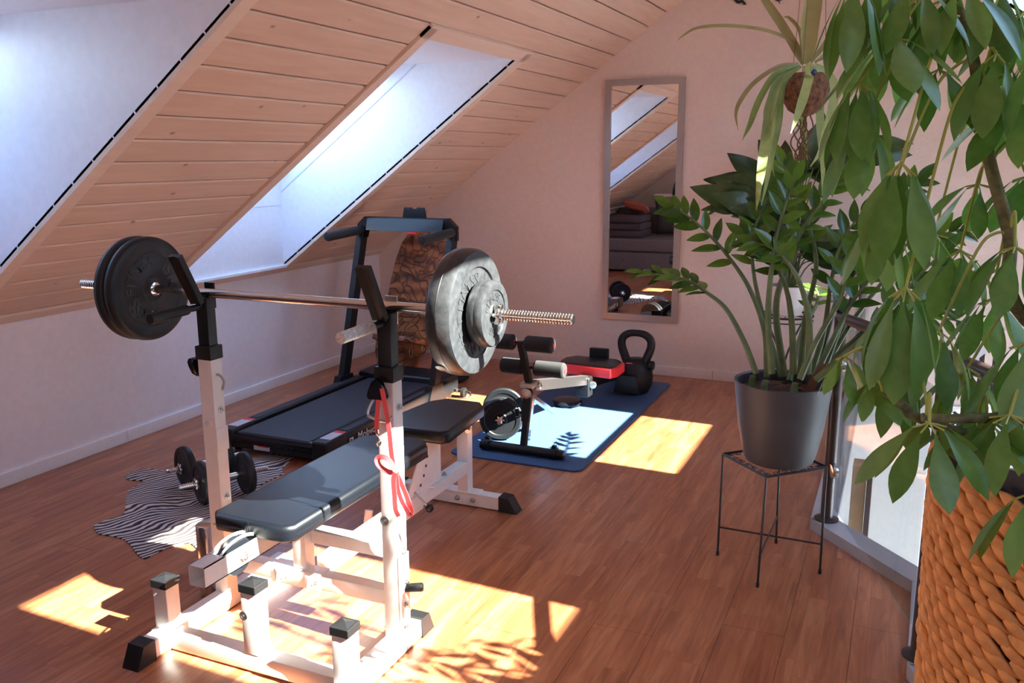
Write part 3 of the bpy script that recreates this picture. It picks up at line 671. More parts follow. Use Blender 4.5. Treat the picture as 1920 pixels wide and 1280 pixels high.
def plate(cx, R_, th, m, em, label, group, loc=(BY, BZ), ax=(1, 0, 0), txt=None, tsize=.02, seam=True, notch=None, name='weight_plate', yaw=0.):
    y, z = loc; h = th / 2; a = V(ax).normalized(); o = V((cx, y, z))
    t = thing(name, o, label, 'weight plate', group)
    hr_ = .0168
    prof = [(hr_, -h * .8), (R_ * .22, -h * .8), (R_ * .24, -h * .95), (R_ * .30, -h * .95), (R_ * .33, -h * .8), (R_ * .70, -h * .8), (R_ * .72, -h * .95), (R_ * .86, -h), (R_ * .95, -h * .9), (R_ * .99, -h * .6), (R_, -.0008), (R_ * .996, 0), (R_, .0008),
            (R_ * .99, h * .6), (R_ * .95, h * .9), (R_ * .86, h), (R_ * .72, h * .95), (R_ * .70, h * .8), (R_ * .33, h * .8), (R_ * .30, h * .95), (R_ * .24, h * .95), (R_ * .22, h * .8), (hr_, h * .8)]
    b = B().lathe(prof, o, a, 72); part('disc', b, m, t, smooth=40)
    if txt:
        X_ = a; Zu = V((0, 0, 1)); Yv = Zu.cross(X_).normalized(); 
        for word, mid, step in txt:
            n = len(word)
            for i, ch in enumerate(word):
                if ch == ' ': continue
                ang = mid - (i - (n - 1) / 2) * step
                up = Zu * math.sin(R(ang)) + Yv * math.cos(R(ang)); p = o + up * R_ * .515 + X_ * (h * .8)
                mm = text_mesh(ch, tsize * 2.1 if False else R_ * .34, frame(p, up.cross(X_), X_), em, .0016)
                mm.transform(Mx.Translation(-o)); link('raised_letter', mm, t)
    return t
TXT = [('FITNESS', 135, 15.5), ('FITNESS', -110, 15.5), ('15 KG', 25, 13)]
TX2 = [('FITNESS', 110, 17), ('FITNESS', -70, 17)]
plate(-2.243, .170, .040, 'vinylb', 'embossb', 'large black weight plate on the left of the barbell, nearer the upright', None, txt=TXT)
plate(-2.286, .170, .042, 'vinylb', 'embossb', 'large black weight plate on the left of the barbell, outermost by the wall', None)
big = plate(-1.082, .176, .078, 'silver', 'embosss', 'large scuffed silver weight plate on the right of the barbell', None, txt=TXT)
part('filler_cap', B().lathe([(.016, 0), (.016, .003), (.013, .004)], V((-1.105, BY, BZ)) + V((0, -.62, -.78)) * .174, (0, -.62, -.78), 24), 'silver', big)
plate(-1.016, .092, .050, 'silver', 'embosss', 'small silver weight plate outside the large silver one', None, txt=TX2)
def star(p, ax, label, group=None, r=.030, m='chrome'):
    a = V(ax).normalized(); u = a.cross(V((0, 0, 1))).normalized(); poly = []
    for k in range(48):
        q = 2 * math.pi * k / 48; rr = r * (.80 + .20 * math.cos(6 * q)); poly.append((rr * math.cos(q), rr * math.sin(q)))
    b = B(); b.prism(poly, .014, frame(p, u, a), .002); b.lathe([(r * .55, .013), (r * .55, .022), (r * .4, .024)], p, a, 24)
    return b
b = star((-.990, BY, BZ), (1, 0, 0), '')
solo('star_collar', b, 'chrome', (-.990, BY, BZ), 'chrome star nut tightened against the small silver plate on the barbell', 'star nut')
b = star((-2.308, BY, BZ), (-1, 0, 0), '')
solo('star_collar', b, 'chrome', (-2.308, BY, BZ), 'chrome star nut behind the black plates at the left end of the barbell', 'star nut')

# red lanyard on the right upright
ln = thing('lanyard', (-1.34, 2.10, .80), 'red lanyard tied in a bow hanging from the knob of the right upright', 'lanyard')
fy = 2.072
part('strap', B().strip(spline([(-1.321,2.070,0.859),(-1.331,2.070,0.792),(-1.336,2.070,0.744),(-1.334,2.070,0.725)], 4), .015), 'ribbon', ln)
part('strap', B().strip(spline([(-1.313,2.068,0.860),(-1.301,2.068,0.796),(-1.293,2.068,0.734),(-1.288,2.068,0.670),(-1.279,2.068,0.617)], 4), .015), 'ribbon', ln)
part('clip', B().tube(spline([(-1.333,2.070,0.734),(-1.337,2.070,0.719),(-1.327,2.070,0.709),(-1.339,2.070,0.692),(-1.330,2.070,0.687),(-1.324,2.070,0.700)], 3), .0028, 8).lathe([(.005, 0), (.005, .012)], [(-1.334,2.070,0.725)][0], (0, 0, 1), 10), 'chrome', ln)
part('bow_loop', B().strip(spline([(-1.272,2.062,0.617),(-1.297,2.062,0.616),(-1.325,2.062,0.628),(-1.334,2.062,0.647),(-1.321,2.062,0.658),(-1.299,2.062,0.655),(-1.282,2.062,0.638),(-1.272,2.062,0.620)], 5), .015, (.35, -1, .1)), 'ribbon', ln)
part('tail', B().strip(spline([(-1.270,2.058,0.618),(-1.278,2.058,0.595),(-1.276,2.058,0.546),(-1.274,2.058,0.506),(-1.264,2.058,0.486)], 5), .016), 'ribbon', ln)
part('tail', B().strip(spline([(-1.270,2.062,0.617),(-1.256,2.062,0.589),(-1.239,2.062,0.551),(-1.225,2.062,0.512),(-1.230,2.062,0.497),(-1.247,2.062,0.520)], 5), .016), 'ribbon', ln)
part('tail', B().strip(spline([(-1.269,2.060,0.615),(-1.266,2.060,0.572),(-1.253,2.060,0.533),(-1.231,2.060,0.501)], 5), .015), 'ribbon', ln)

# ------------------------------------------------------------------ treadmill
TM = thing('treadmill', (-2.83, 4.1, 0), 'black folding treadmill with running belt, slanted uprights and console bar', 'treadmill')
tx0, tx1, ty0, ty1 = -3.165, -2.50, 3.42, 4.74
deck = part('deck', B().box((tx0 + .07, ty0 + .03, .035), (tx1 - .07, ty1, .105), .006), 'black', TM)
part('running_belt', B().box((tx0 + .105, ty0 + .005, .045), (tx1 - .105, ty1 - .04, .122), .02), 'belt', TM)
for x0, x1 in ((tx0, tx0 + .085), (tx1 - .085, tx1)):
    r = part('side_rail', B().box((x0, ty0 + .05, .04), (x1, ty1, .128), .010), 'blackmetal', TM)
    part('end_cap', B().box((x0 - .006, ty0 - .01, .030), (x1 + .006, ty0 + .17, .131), .022), 'black', r)
    part('warning_sticker', B().box((x0 + .008, ty0 + .05, .1305), (x1 - .012, ty0 + .19, .1318)), 'sticker', r, smooth=0)
    part('sticker_header', B().box((x0 + .008, ty0 + .16, .1319), (x1 - .012, ty0 + .19, .1324)), 'red', r, smooth=0)
    part('foot_strip', B().box((x0 + .02, ty0 + .22, .1275), (x1 - .02, ty1 - .1, .1305), .001), 'belt', r)
    part('foot', B().lathe([(.02, 0), (.02, .04)], ((x0 + x1) / 2, ty0 + .08, 0), n=16), 'black', r)
part('rear_roller', B().lathe([(.036, 0), (.036, tx1 - tx0 - .17)], (tx0 + .085, ty0 + .028, .083), (1, 0, 0), 28), 'blackgloss', TM)
rl = part('rear_bar', B().box((tx0 + .08, ty0 + .0, .035), (tx1 - .08, ty0 + .03, .078), .008), 'black', TM)
part('warning_sticker', B().box((-2.95, ty0 - .0015, .040), (-2.85, ty0 + .001, .074)), 'sticker', rl, smooth=0)
part('sticker_header', B().box((-2.925, ty0 - .0025, .058), (-2.855, ty0 + .001, .070)), 'red', rl, smooth=0)
for wd, yy in (('Mobvoi', .355), ('Home', .545)):
    mt_ = text_mesh(wd, .060, frame((tx1 + .0065, ty0 + yy, .085), (0, 1, 0), (1, 0, 0)), 'text', .0008); mt_.transform(Mx.Translation(-base(TM))); link('printed_word', mt_, TM)
lb = B(); lc = V((tx1 + .0065, ty0 + .205, .085))
for y0, z0, y1, z1 in ((-.016, -.018, -.010, .014), (-.010, .008, .010, .014), (.010, -.018, .016, .014), (-.006, -.018, .0, .0), (.003, -.018, .007, .0), (-.006, -.004, .007, .0)): lb.box((lc.x - .001, lc.y + y0, lc.z + z0), (lc.x + .001, lc.y + y1, lc.z + z1))
part('logo', lb, 'text', TM, smooth=0)
for x in (tx0 - .012, tx1 - .028):
    a, c = V((x + .02, 4.50, .03)), V((x + .02, 4.815, 1.06)); d = (c - a).normalized(); n = V((0, d.z, -d.y))
    u_ = B(); hw = .020; hd = .034
    u_.hexa([a + V((-hw, 0, 0)) - n * hd, a + V((hw, 0, 0)) - n * hd, a + V((hw, 0, 0)) + n * hd, a + V((-hw, 0, 0)) + n * hd, c + V((-hw, 0, 0)) - n * hd, c + V((hw, 0, 0)) - n * hd, c + V((hw, 0, 0)) + n * hd, c + V((-hw, 0, 0)) + n * hd])
    up_ = part('upright', u_, 'blackmetal', TM, smooth=0)
    part('handlebar', B().lathe([(.01, 0), (.024, .004), (.028, .014), (.028, .37), (.026, .38)], (x + .02, 4.42, 1.035), (0, 1, .04), 24), 'foam', up_)
    part('bracket', B().hexa([(x - .004, 4.40, .0), (x + .044, 4.40, .0), (x + .044, 4.66, .0), (x - .004, 4.66, .0), (x - .004, 4.47, .16), (x + .044, 4.47, .16), (x + .044, 4.60, .16), (x - .004, 4.60, .16)]), 'blackmetal', up_, smooth=0)
ux, sx2 = tx1 - .008, tx0 + .008
# console: rounded bar between the uprights with tilted glossy face
cp = [(tx0 - .018, 1.00), (tx0 - .018, 1.085), (tx0 + .035, 1.135), (tx1 - .035, 1.135), (tx1 + .018, 1.085), (tx1 + .018, 1.00), (tx1 - .03, 1.00), (tx1 - .045, 1.048), (tx0 + .045, 1.048), (tx0 + .03, 1.00)]
cb = B(); cb.prism(cp, .055, Mx(((1, 0, 0, 0), (0, 0, 1, 4.79), (0, 1, 0, 0), (0, 0, 0, 1))), .006); co_ = part('console', cb, 'blackgloss', TM, smooth=30)
part('console_face', B().hexa([(tx0 + .06, 4.765, 1.052), (tx1 - .06, 4.765, 1.052), (tx1 - .06, 4.79, 1.052), (tx0 + .06, 4.79, 1.052), (tx0 + .06, 4.79, 1.128), (tx1 - .06, 4.79, 1.128), (tx1 - .06, 4.80, 1.128), (tx0 + .06, 4.80, 1.128)]), 'blackgloss', co_, smooth=0)
part('tablet_holder', B().prism([(-.085, 0), (.085, 0), (.072, .07), (.02, .07), (.014, .062), (-.014, .062), (-.02, .07), (-.072, .07)], .012, Mx(((1, 0, 0, -2.79), (0, 0, 1, 4.835), (0, 1, 0, 1.125), (0, 0, 0, 1))), .002), 'black', co_)
part('safety_key', B().box((-2.80, 4.765, 1.035), (-2.74, 4.80, 1.050), .003), 'red', co_, 'red safety key')
part('motor_hood', B().box((tx0 + .03, 4.66, .03), (tx1 - .03, 4.90, .16), .02), 'black', TM)
tr_ = B()
for x in (tx0 + .015, tx1 + .012): tr_.lathe([(.018, 0), (.032, .002), (.032, .022), (.018, .024)], (x, 4.86, .033), (1, 0, 0), 24)
part('wheel', tr_, 'black', TM)
solo('power_plug', B().tube([(-2.565,4.861,0.050),(-2.534,4.845,0.050),(-2.512,4.840,0.050)], [.011, .013, .010], 12).tube([(-2.539,4.884,0.040),(-2.489,4.876,0.040),(-2.428,4.860,0.040)], [.007, .006, .004], 10), 'cord', (-2.4, 4.85, 0), 'short black plug and cable stub at the front right corner of the treadmill', 'cable')
solo('loose_cord', B().tube(spline([(-2.491,4.970,0.006),(-2.449,4.917,0.006),(-2.445,4.848,0.006),(-2.496,4.813,0.006),(-2.557,4.815,0.006),(-2.598,4.825,0.006)], 5), .003, 8), 'cord', (-2.4, 4.7, 0), 'thin looped cord lying on the sunlit floor beside the treadmill', 'cable')

# ------------------------------------------------------------------ carved wooden chair behind the treadmill
CH = thing('carved_chair', (-2.95, 5.1, 0), 'carved dark brown wooden plank chair with tall rounded back, behind the treadmill', 'chair')
def carved(name, poly, y_a, z_a, y_b, z_b, th):    # board whose plane leans from (y_a,z_a) to (y_b,z_b); poly in (x, fraction)
    bm_ = B(); d = V((0, y_b - y_a, z_b - z_a)); n = V((0, d.z, -d.y)).normalized(); L = d.length
    m_ = Mx(((1, 0, 0, 0), (0, d.y / L, n.y, y_a), (0, d.z / L, n.z, z_a), (0, 0, 0, 1)))
    bm_.prism([(x, f * L) for x, f in poly], th, m_, .006); return part(name, bm_, 'carved', CH, smooth=30)
bk = carved('back_board', [(-3.06, 0), (-2.86, 0), (-2.80, .10), (-2.75, .30), (-2.70, .52), (-2.69, .70), (-2.71, .84), (-2.76, .94), (-2.84, .995), (-2.92, 1.0), (-3.0, .96), (-3.06, .86), (-3.10, .72), (-3.13, .55), (-3.15, .38), (-3.17, .24), (-3.12, .10)], 5.02, .26, 5.14, 1.05, .035)
carved('leg_board', [(-3.25, 0), (-2.95, 0), (-2.93, .12), (-2.90, .3), (-2.88, .5), (-2.80, .75), (-2.80, 1.0), (-3.17, 1.0), (-3.20, .8), (-3.21, .6), (-3.20, .35), (-3.24, .12)], 4.98, 0., 4.99, .37, .04)
carved('seat_board', [(-3.13, 0), (-2.83, 0), (-2.80, .6), (-2.83, .95), (-2.90, 1.0), (-3.06, 1.0), (-3.13, .95), (-3.16, .6)], 5.12, .24, 4.82, .34, .035)
solo('floor_bag', B().lathe([(.06, 0), (.12, .02), (.13, .07), (.10, .12), (.04, .15)], (-2.75, 5.22, 0), n=24), 'foam', (-2.75, 5.22, 0), 'small black bundle on the floor to the right of the carved chair', 'bag')

# ------------------------------------------------------------------ blue mat
def rrect(x0, y0, x1, y1, r, n=6):
    o = []
    for cx, cy, a in ((x1 - r, y1 - r, 0), (x0 + r, y1 - r, 90), (x0 + r, y0 + r, 180), (x1 - r, y0 + r, 270)):
        for k in range(n + 1): q = R(a + 90 * k / n); o.append((cx + r * math.cos(q), cy + r * math.sin(q)))
    return o
solo('exercise_mat', B().prism(rrect(-2.055, 3.845, -1.335, 5.70, .05), .009, Mx.Translation((0, 0, .0005)), .003), 'mat', (-1.7, 4.8, 0), 'long dark blue foam exercise mat on the floor beside the treadmill', 'mat')
MZ = .0096

# ------------------------------------------------------------------ sit-up machine on the mat
SM = thing('sit_up_machine', (-1.68, 4.6, MZ), 'black and chrome sit-up machine with foam rollers and red seat on the blue mat', 'exercise machine')
bt = part('base_tube', B().lathe([(.018, 0), (.024, .004), (.024, .46), (.018, .464)], (-1.925, 3.965, MZ + .027), (1, 0, 0), 24), 'blackmetal', SM)
for x in (-1.90, -1.53): part('end_clamp', B().lathe([(.024, 0), (.031, .002), (.031, .03), (.024, .032)], (x, 3.965, MZ + .031), (1, 0, 0), 20).box((x + .004, 3.955, MZ + .055), (x + .028, 3.975, MZ + .072), .003), 'black', bt)
part('wire_loop', B().tube(spline([(-1.515, 3.96, MZ + .05), (-1.515, 3.96, MZ + .08), (-1.50, 3.96, MZ + .095), (-1.49, 3.96, MZ + .075), (-1.495, 3.96, MZ + .05)], 4), .0015, 6), 'cord', bt)
def strut(name, a, c, w_, d_, m, parent=SM, wy=None):
    a, c = V(a), V(c); z = (c - a).normalized(); x = V((1, 0, 0)); x = (x - z * x.dot(z)).normalized(); y = z.cross(x); b = B(); p = []
    for q in (a, c):
        for sx_, sy_ in ((-1, -1), (1, -1), (1, 1), (-1, 1)): p.append(q + x * sx_ * w_ / 2 + y * sy_ * d_ / 2)
    b.hexa(p); return part(name, b, m, parent, smooth=0)
po1 = strut('lower_post', (-1.685, 3.97, MZ + .03), (-1.690, 4.03, .22), .030, .030, 'blackmetal')
strut('slide_sleeve', (-1.690, 4.02, .17), (-1.690, 4.06, .335), .042, .042, 'blackmetal', po1)
strut('chrome_edge', (-1.668, 3.985, MZ + .04), (-1.664, 4.06, .335), .008, .03, 'chrome', po1)
part('adjust_knob', B().lathe([(.008, 0), (.008, .015), (.020, .018), (.021, .035), (.016, .038)], (-1.712, 4.02, .215), (-1, -.5, 0), 20), 'black', po1)
part('hinge', B().lathe([(.010, -.002), (.026, 0), (.026, .010), (.020, .013), (.010, .013)], (-1.690, 4.025, .318), (.1, -1, 0), 24), 'steel', po1)
part('hinge_block', B().box((-1.725, 4.02, .345), (-1.655, 4.09, .372), .006), 'steel', po1)
po2 = strut('upper_post', (-1.682, 4.05, .345), (-1.722, 4.02, .590), .030, .034, 'blackmetal')
def roller(xm, y, z, x0, x1, grey):
    ax = B().lathe([(.008, 0), (.008, x1 - x0)], (x0, y, z), (1, 0, 0), 14); r_ = part('roller_axle', ax, 'blackmetal', SM)
    for a, c in ((x0, xm - .030), (xm + .030, x1)):
        part('foam_roller', B().lathe([(.010, 0), (.034, .002), (.040, .010), (.040, c - a - .010), (.034, c - a - .002), (.014, c - a), (.0, c - a + .0005)], (a, y, z), (1, 0, 0), 28), 'foam', r_)
        part('end_plug', B().lathe([(.012, 0), (.012, .0025)], (c, y, z), (1, 0, .0), 16), 'red', r_)
roller(-1.715, 4.0, .585, -1.895, -1.535, False)
roller(-1.690, 4.06, .447, -1.845, -1.495, True)
mb = strut('main_beam', (-1.675, 4.07, .352), (-1.665, 4.86, .195), .045, .055, 'steel')
part('bolt_head', B().lathe([(.018, 0), (.018, .012), (.010, .016)], (-1.655, 4.10, .345), (1, 0, 0), 18), 'chrome', mb)
strut('support_bar', (-1.675, 4.05, .30), (-1.672, 4.36, .13), .028, .02, 'chrome')
strut('rear_beam', (-1.675, 4.84, .17), (-1.68, 5.62, .06), .05, .05, 'blackmetal')
part('joint', B().box((-1.72, 4.84, .09), (-1.63, 4.95, .215), .015), 'black', SM)
for x in (-1.735, -1.615): part('joint_knob', B().lathe([(.02, 0), (.022, .004), (.022, .014), (.012, .018)], (x, 4.87, .17), (-.2 if x < -1.7 else .2, -1, 0), 18), 'steel', SM)
part('rear_tube', B().lathe([(.02, 0), (.025, .004), (.025, .29), (.02, .294)], (-1.76, 5.62, MZ + .028), (1, 0, 0), 22), 'black', SM)
seat = part('seat', B().prism([(-1.86, 4.93), (-1.52, 4.90), (-1.49, 4.96), (-1.49, 5.10), (-1.55, 5.17), (-1.83, 5.17), (-1.88, 5.10), (-1.88, 4.98)], .060, Mx.Translation((0, 0, .205)), .010, 3), 'red', SM, 'bright red seat edge', smooth=40)
part('seat_top', B().prism([(-1.85, 4.945), (-1.53, 4.915), (-1.505, 4.97), (-1.505, 5.09), (-1.56, 5.155), (-1.82, 5.155), (-1.865, 5.09), (-1.865, 4.99)], .016, Mx.Translation((0, 0, .255)), .005, 2), 'leather', seat, smooth=40)
part('seat_post', B().box((-1.72, 5.0, .13), (-1.63, 5.08, .206)), 'blackmetal', seat)
part('display', B().box((-1.74, 5.16, .24), (-1.62, 5.20, .325), .008), 'black', SM)
part('foot_disc', B().lathe([(.03, 0), (.085, .004), (.092, .018), (.085, .034), (.03, .040)], (-1.80, 4.93, MZ), (0, 0, 1), 30), 'blackgloss', SM)

# ------------------------------------------------------------------ kettlebell
kx, ky = -1.495, 5.37
KB = thing('kettlebell', (kx, ky, MZ), 'large black kettlebell with a wide loop handle at the far end of the blue mat', 'kettlebell')
part('body', B().lathe([(.0, 0), (.060, 0), (.085, .012), (.108, .06), (.112, .11), (.104, .16), (.080, .205), (.045, .228), (0, .232)], (kx, ky, MZ), n=40), 'black', KB)
hp = [(kx - .050, ky, .19), (kx - .072, ky, .245), (kx - .095, ky, .31), (kx - .092, ky, .36), (kx - .055, ky, .393), (kx, ky, .401), (kx + .055, ky, .393), (kx + .092, ky, .36), (kx + .095, ky, .31), (kx + .072, ky, .245), (kx + .050, ky, .19)]
part('handle', B().tube(spline(hp, 5), [.022 + .006 * abs(math.cos(math.pi * i / 50)) for i in range(51)], 16), 'black', KB)
part('weight_dial', B().lathe([(.02, 0), (.03, .004), (.03, .022), (.022, .026)], (kx + .10, ky - .03, .205), (1, -.2, 0), 20), 'black', KB)
part('red_mark', B().box((kx - .045, ky - .078, .213), (kx + .0, ky - .060, .220), .002), 'red', KB)
part('base_plate', B().prism([(-.085, -.04), (.085, -.04), (.06, .075), (-.06, .075)], .02, frame((kx - .02, ky - .118, MZ + .065), (1, 0, 0), (0, -1, .0)), .006), 'black', KB)

# ------------------------------------------------------------------ dumbbells
def dumbbell(c, ax, R_, L, n_side, th, label, name='dumbbell', loc_z=0.):
    a = V(ax).normalized(); c = V((c[0], c[1], loc_z + R_ + .0005)); t = thing(name, (c.x, c.y, loc_z), label, 'dumbbell', None)
    part('grip', B().lathe([(.013, 0), (.013, L * .42)], c - a * L * .21, a, 20), 'chrome', t)
    for s in (-1, 1):
        d = a * s
        tl = L / 2 - (L * .21)
        part('threaded_end', B().lathe([(.0125, 0)] + [(r, h) for r, h in thread(0, tl, .0125)] + [(.011, tl + .002)], c + d * L * .21, d, 18), 'chrome', t)
        for k in range(n_side):
            h0 = L * .21 + k * (th + .002)
            rr = R_ - (.0 if k == 0 else .006)
            part('plate', B().lathe([(.014, 0), (rr * .3, 0), (rr * .34, .004), (rr * .74, .005), (rr * .78, .001), (rr * .95, 0), (rr, th * .3), (rr, th * .7), (rr * .95, th), (rr * .78, th - .001), (rr * .74, th - .005), (rr * .34, th - .004), (rr * .3, th), (.014, th)], c + d * h0, d, 48), 'vinylb', t)
        h1 = L * .21 + n_side * (th + .002)
        part('star_nut', star(c + d * h1, d, '', r=.027), 'chrome', t)
    return t
dumbbell((-1.925, 4.24), (-.33, .94, 0), .118, .36, 2, .026, 'black plate dumbbell standing on the blue mat behind the black base tube', loc_z=MZ)
dumbbell((-2.685, 2.905), (.47, .88, 0), .098, .40, 1, .030, 'black dumbbell on the zebra rug, the one nearer the left upright', loc_z=.0052)
dumbbell((-2.90, 3.02), (.40, .92, 0), .100, .36, 1, .032, 'black dumbbell on the zebra rug, the one farther from the bench', loc_z=.0052)

# ------------------------------------------------------------------ zebra rug
zr = [(-2.984,2.449),(-2.911,2.406),(-2.856,2.406),(-2.776,2.405),(-2.706,2.379),(-2.607,2.323),(-2.553,2.304),(-2.548,2.338),(-2.546,2.381),(-2.544,2.426),(-2.507,2.47),(-2.479,2.476),(-2.403,2.438),(-2.38,2.442),(-2.30,2.50),(-2.26,2.62),(-2.34,2.70),(-2.42,2.82),(-2.46,2.95),(-2.50,3.05),(-2.56,3.10),(-2.649,3.085),(-2.651,3.276),(-2.696,3.308),(-2.775,3.535),(-2.871,3.513),(-2.927,3.424),(-2.946,3.378),(-3.178,3.145),(-3.224,3.074),(-3.312,3.062),(-3.348,3.012),(-3.331,2.945),(-3.277,2.911),(-3.217,2.928),(-3.184,2.91),(-3.17,2.816),(-3.09,2.719),(-3.001,2.632),(-2.965,2.581),(-2.985,2.513)]
zs = [p for p in spline([(x, y, 0) for x, y in zr + zr[:1]], 3)][:-1]
solo('zebra_rug', B().prism([(p.x, p.y) for p in zs], .0045, Mx.Translation((0, 0, .0004))), 'zebra', (-2.8, 2.9, 0), 'zebra striped hide rug on the floor to the left of the bench', 'rug', smooth=0)
solo('metal_canister', B().lathe([(.038, 0), (.041, .003), (.041, .252), (.038, .259), (.034, .261), (0, .261)], (-2.128, 2.205, 0), n=48), 'chrome', (-2.128, 2.205, 0), 'small polished metal cylinder standing on the floor beside the left upright', 'canister')

# ------------------------------------------------------------------ mirror
mx0, mx1, mz0, mz1, fw = -1.909, -1.366, .376, 2.007, .042
MR = thing('wall_mirror', (-1.637, BK, mz0), 'tall rectangular mirror in a matt silver frame on the back wall', 'mirror')
y0 = BK - .022
def miter(a0, a1, horiz, side):    # frame bars with 45 degree corners
    b = B()
    if horiz:
        z = mz1 if side else mz0; zi = z - fw if side else z + fw
        p = [(mx0, z), (mx1, z), (mx1 - fw, zi), (mx0 + fw, zi)]
    else:
        x = mx1 if side else mx0; xi = x - fw if side else x + fw
        p = [(x, mz0), (x, mz1), (xi, mz1 - fw), (xi, mz0 + fw)]
    b.hexa([(x, BK - .002, z) for x, z in p] + [(x, y0, z) for x, z in p]); return b
for h in (True, False):
    for s_ in (0, 1): part('frame_bar', miter(0, 0, h, s_), 'silverframe', MR, smooth=0)
part('mirror_glass', B().box((mx0 + fw - .004, BK - .012, mz0 + fw - .004), (mx1 - fw + .004, BK - .004, mz1 - fw + .004)), 'mirror', MR, smooth=0)

# ------------------------------------------------------------------ sofa behind the viewer, seen in the mirror
SF = thing('sofa', (-2.7, .0, 0), 'grey fabric sofa at the other end of the room, seen in the mirror', 'sofa')
part('base', B().box((-3.70, -.58, .03), (-1.55, .58, .27), .02), 'sofa', SF)
part('seat_cushion', B().box((-3.69, -.35, .275), (-2.62, .60, .445), .045), 'sofa', SF)
part('seat_cushion', B().box((-2.61, -.35, .275), (-1.56, .60, .445), .045), 'sofa', SF)
part('backrest', B().box((-3.70, -.60, .27), (-1.55, -.33, .80), .05), 'sofa', SF)
for x in (-3.6, -1.65):
    for y in (-.5, .5): part('foot', B().lathe([(.025, 0), (.02, .03)], (x, y, 0), n=12), 'black', SF)
for k in range(3): solo('folded_cushion', B().box((-3.66, .0 - .01 * k, .447 + .098 * k), (-3.12 - .012 * k, .50, .542 + .098 * k), .035), 'sofad', (-3.4, .2, .45 + .098 * k), ['dark grey seat pad lying on the sofa, lowest of the stack in the mirror', 'dark grey seat pad in the middle of the stack on the sofa', 'dark grey seat pad on top of the stack on the sofa'][k], 'cushion', 'stacked grey pads on the sofa')
def cushion(name, c, sx_, sz, th, rx, ry, m, label, rz=0.):
    b = B(); n = 14; vs = []; fs = []
    for s_ in (1, -1):
        for i in range(n + 1):
            for j in range(n + 1):
                u, v = 2 * i / n - 1, 2 * j / n - 1; h = max(0, (1 - u ** 4) * (1 - v ** 4)) ** .55
                k = 1 - .06 * (abs(u) ** 2 * (1 - abs(v)) + abs(v) ** 2 * (1 - abs(u)))
                vs.append((u * sx_ / 2 * k, s_ * th / 2 * h, v * sz / 2 * k))
    for s_ in range(2):
        o = s_ * (n + 1) ** 2
        for i in range(n):
            for j in range(n): fs.append((o + i * (n + 1) + j, o + (i + 1) * (n + 1) + j, o + (i + 1) * (n + 1) + j + 1, o + i * (n + 1) + j + 1))
    b.add(vs, fs); b.xf(Mx.Translation(c) @ Euler((rx, ry, rz)).to_matrix().to_4x4()); return solo(name, b, m, c, label, 'cushion', smooth=60)
cushion('sofa_cushion', (-2.83, -.02, .69), .50, .48, .18, R(-14), 0, 'sofad', 'dark grey back cushion on the sofa, seen in the mirror')
cushion('throw_cushion', (-3.28, .24, .842), .34, .30, .11, R(-74), R(12), 'pink', 'terracotta cushion lying on the stacked grey pads in the mirror')
cushion('sofa_cushion', (-3.50, -.22, .66), .30, .30, .12, R(-20), 0, 'sofad', 'dark grey cushion leaning at the knee wall end of the sofa')
cushion('throw_cushion', (-2.66, -.25, 1.0), .42, .42, .13, R(-12), R(4), 'pattern', 'red and cream patterned cushion propped behind the dark one in the mirror')

# small dark wall ornaments at the very top
def orn(p, n_, label):
    b = B(); a = V(p); d = V((.9, 0, -.35)).normalized(); pts = [a + d * .012 * k + V((0, -.004, .006 * math.sin(k * 1.3))) for k in range(n_)]
    b.tube(pts, [.004 + .006 * math.sin(math.pi * (k + .5) / n_) for k in range(n_)], 8)
    for k in (2, n_ - 3):
        for s_ in (-1, 1): b.tube([pts[k], pts[k] + V((.01, -.004, s_ * .022))], .0022, 6)
    solo('wall_ornament', b, 'cord', a, label, 'ornament')
orn([(-1.094,5.935,2.467)][0], 9, 'small dark lizard-shaped ornament on the back wall, left of the two')
orn([(-0.853,5.935,2.463)][0], 7, 'small dark ornament on the back wall nearer the hanging plant')

# ------------------------------------------------------------------ leaves
def leaf_mesh(name, L, W, m, fold=.25, droop=.15, tip=1.6, n=8, wide=.5, wave=0.):
    vs = []; fs = []
    for i in range(n + 1):
        t = i / n; w_ = W / 2 * (math.sin(math.pi * min(1, t ** (math.log(.5) / math.log(wide)))) ** .8 if 0 < t < 1 else 0) * (1 - t ** 6 * .2)
        if i == 0: w_ = W * .03
        if i == n: w_ = .0004
        z = -droop * L * t * t; wz = wave * W * math.sin(t * 14)
        for s in (-1, -.5, 0, .5, 1): vs.append((s * w_, L * t, z + abs(s) * w_ * fold + (wz * s if abs(s) == 1 else 0)))
    for i in range(n):
        for j in range(4): a = i * 5 + j; fs.append((a, a + 1, a + 6, a + 5))
    me = bpy.data.meshes.new(name); me.from_pydata(vs, [], fs); me.materials.append(MT[m]); me.polygons.foreach_set('use_smooth', [True] * len(me.polygons)); me.update(); return me
def put(me, parent, p, d, up=(0, 0, 1), s=1., name='leaf', roll=0.):
    p = V(p); y = V(d).normalized(); z = V(up); z = z - y * z.dot(y)
    if z.length < .05: z = V((1, 0, .1)) - y * y.x
    z.normalize()
    if roll: z = (Mx.Rotation(roll, 3, y) @ z)
    x = y.cross(z); o = bpy.data.objects.new(name, me); COL.objects.link(o); o.parent = parent; q = p - base(parent)
    o.matrix_local = Mx(((x.x * s, y.x * s, z.x * s, q.x), (x.y * s, y.y * s, z.y * s, q.y), (x.z * s, y.z * s, z.z * s, q.z), (0, 0, 0, 1))); return o

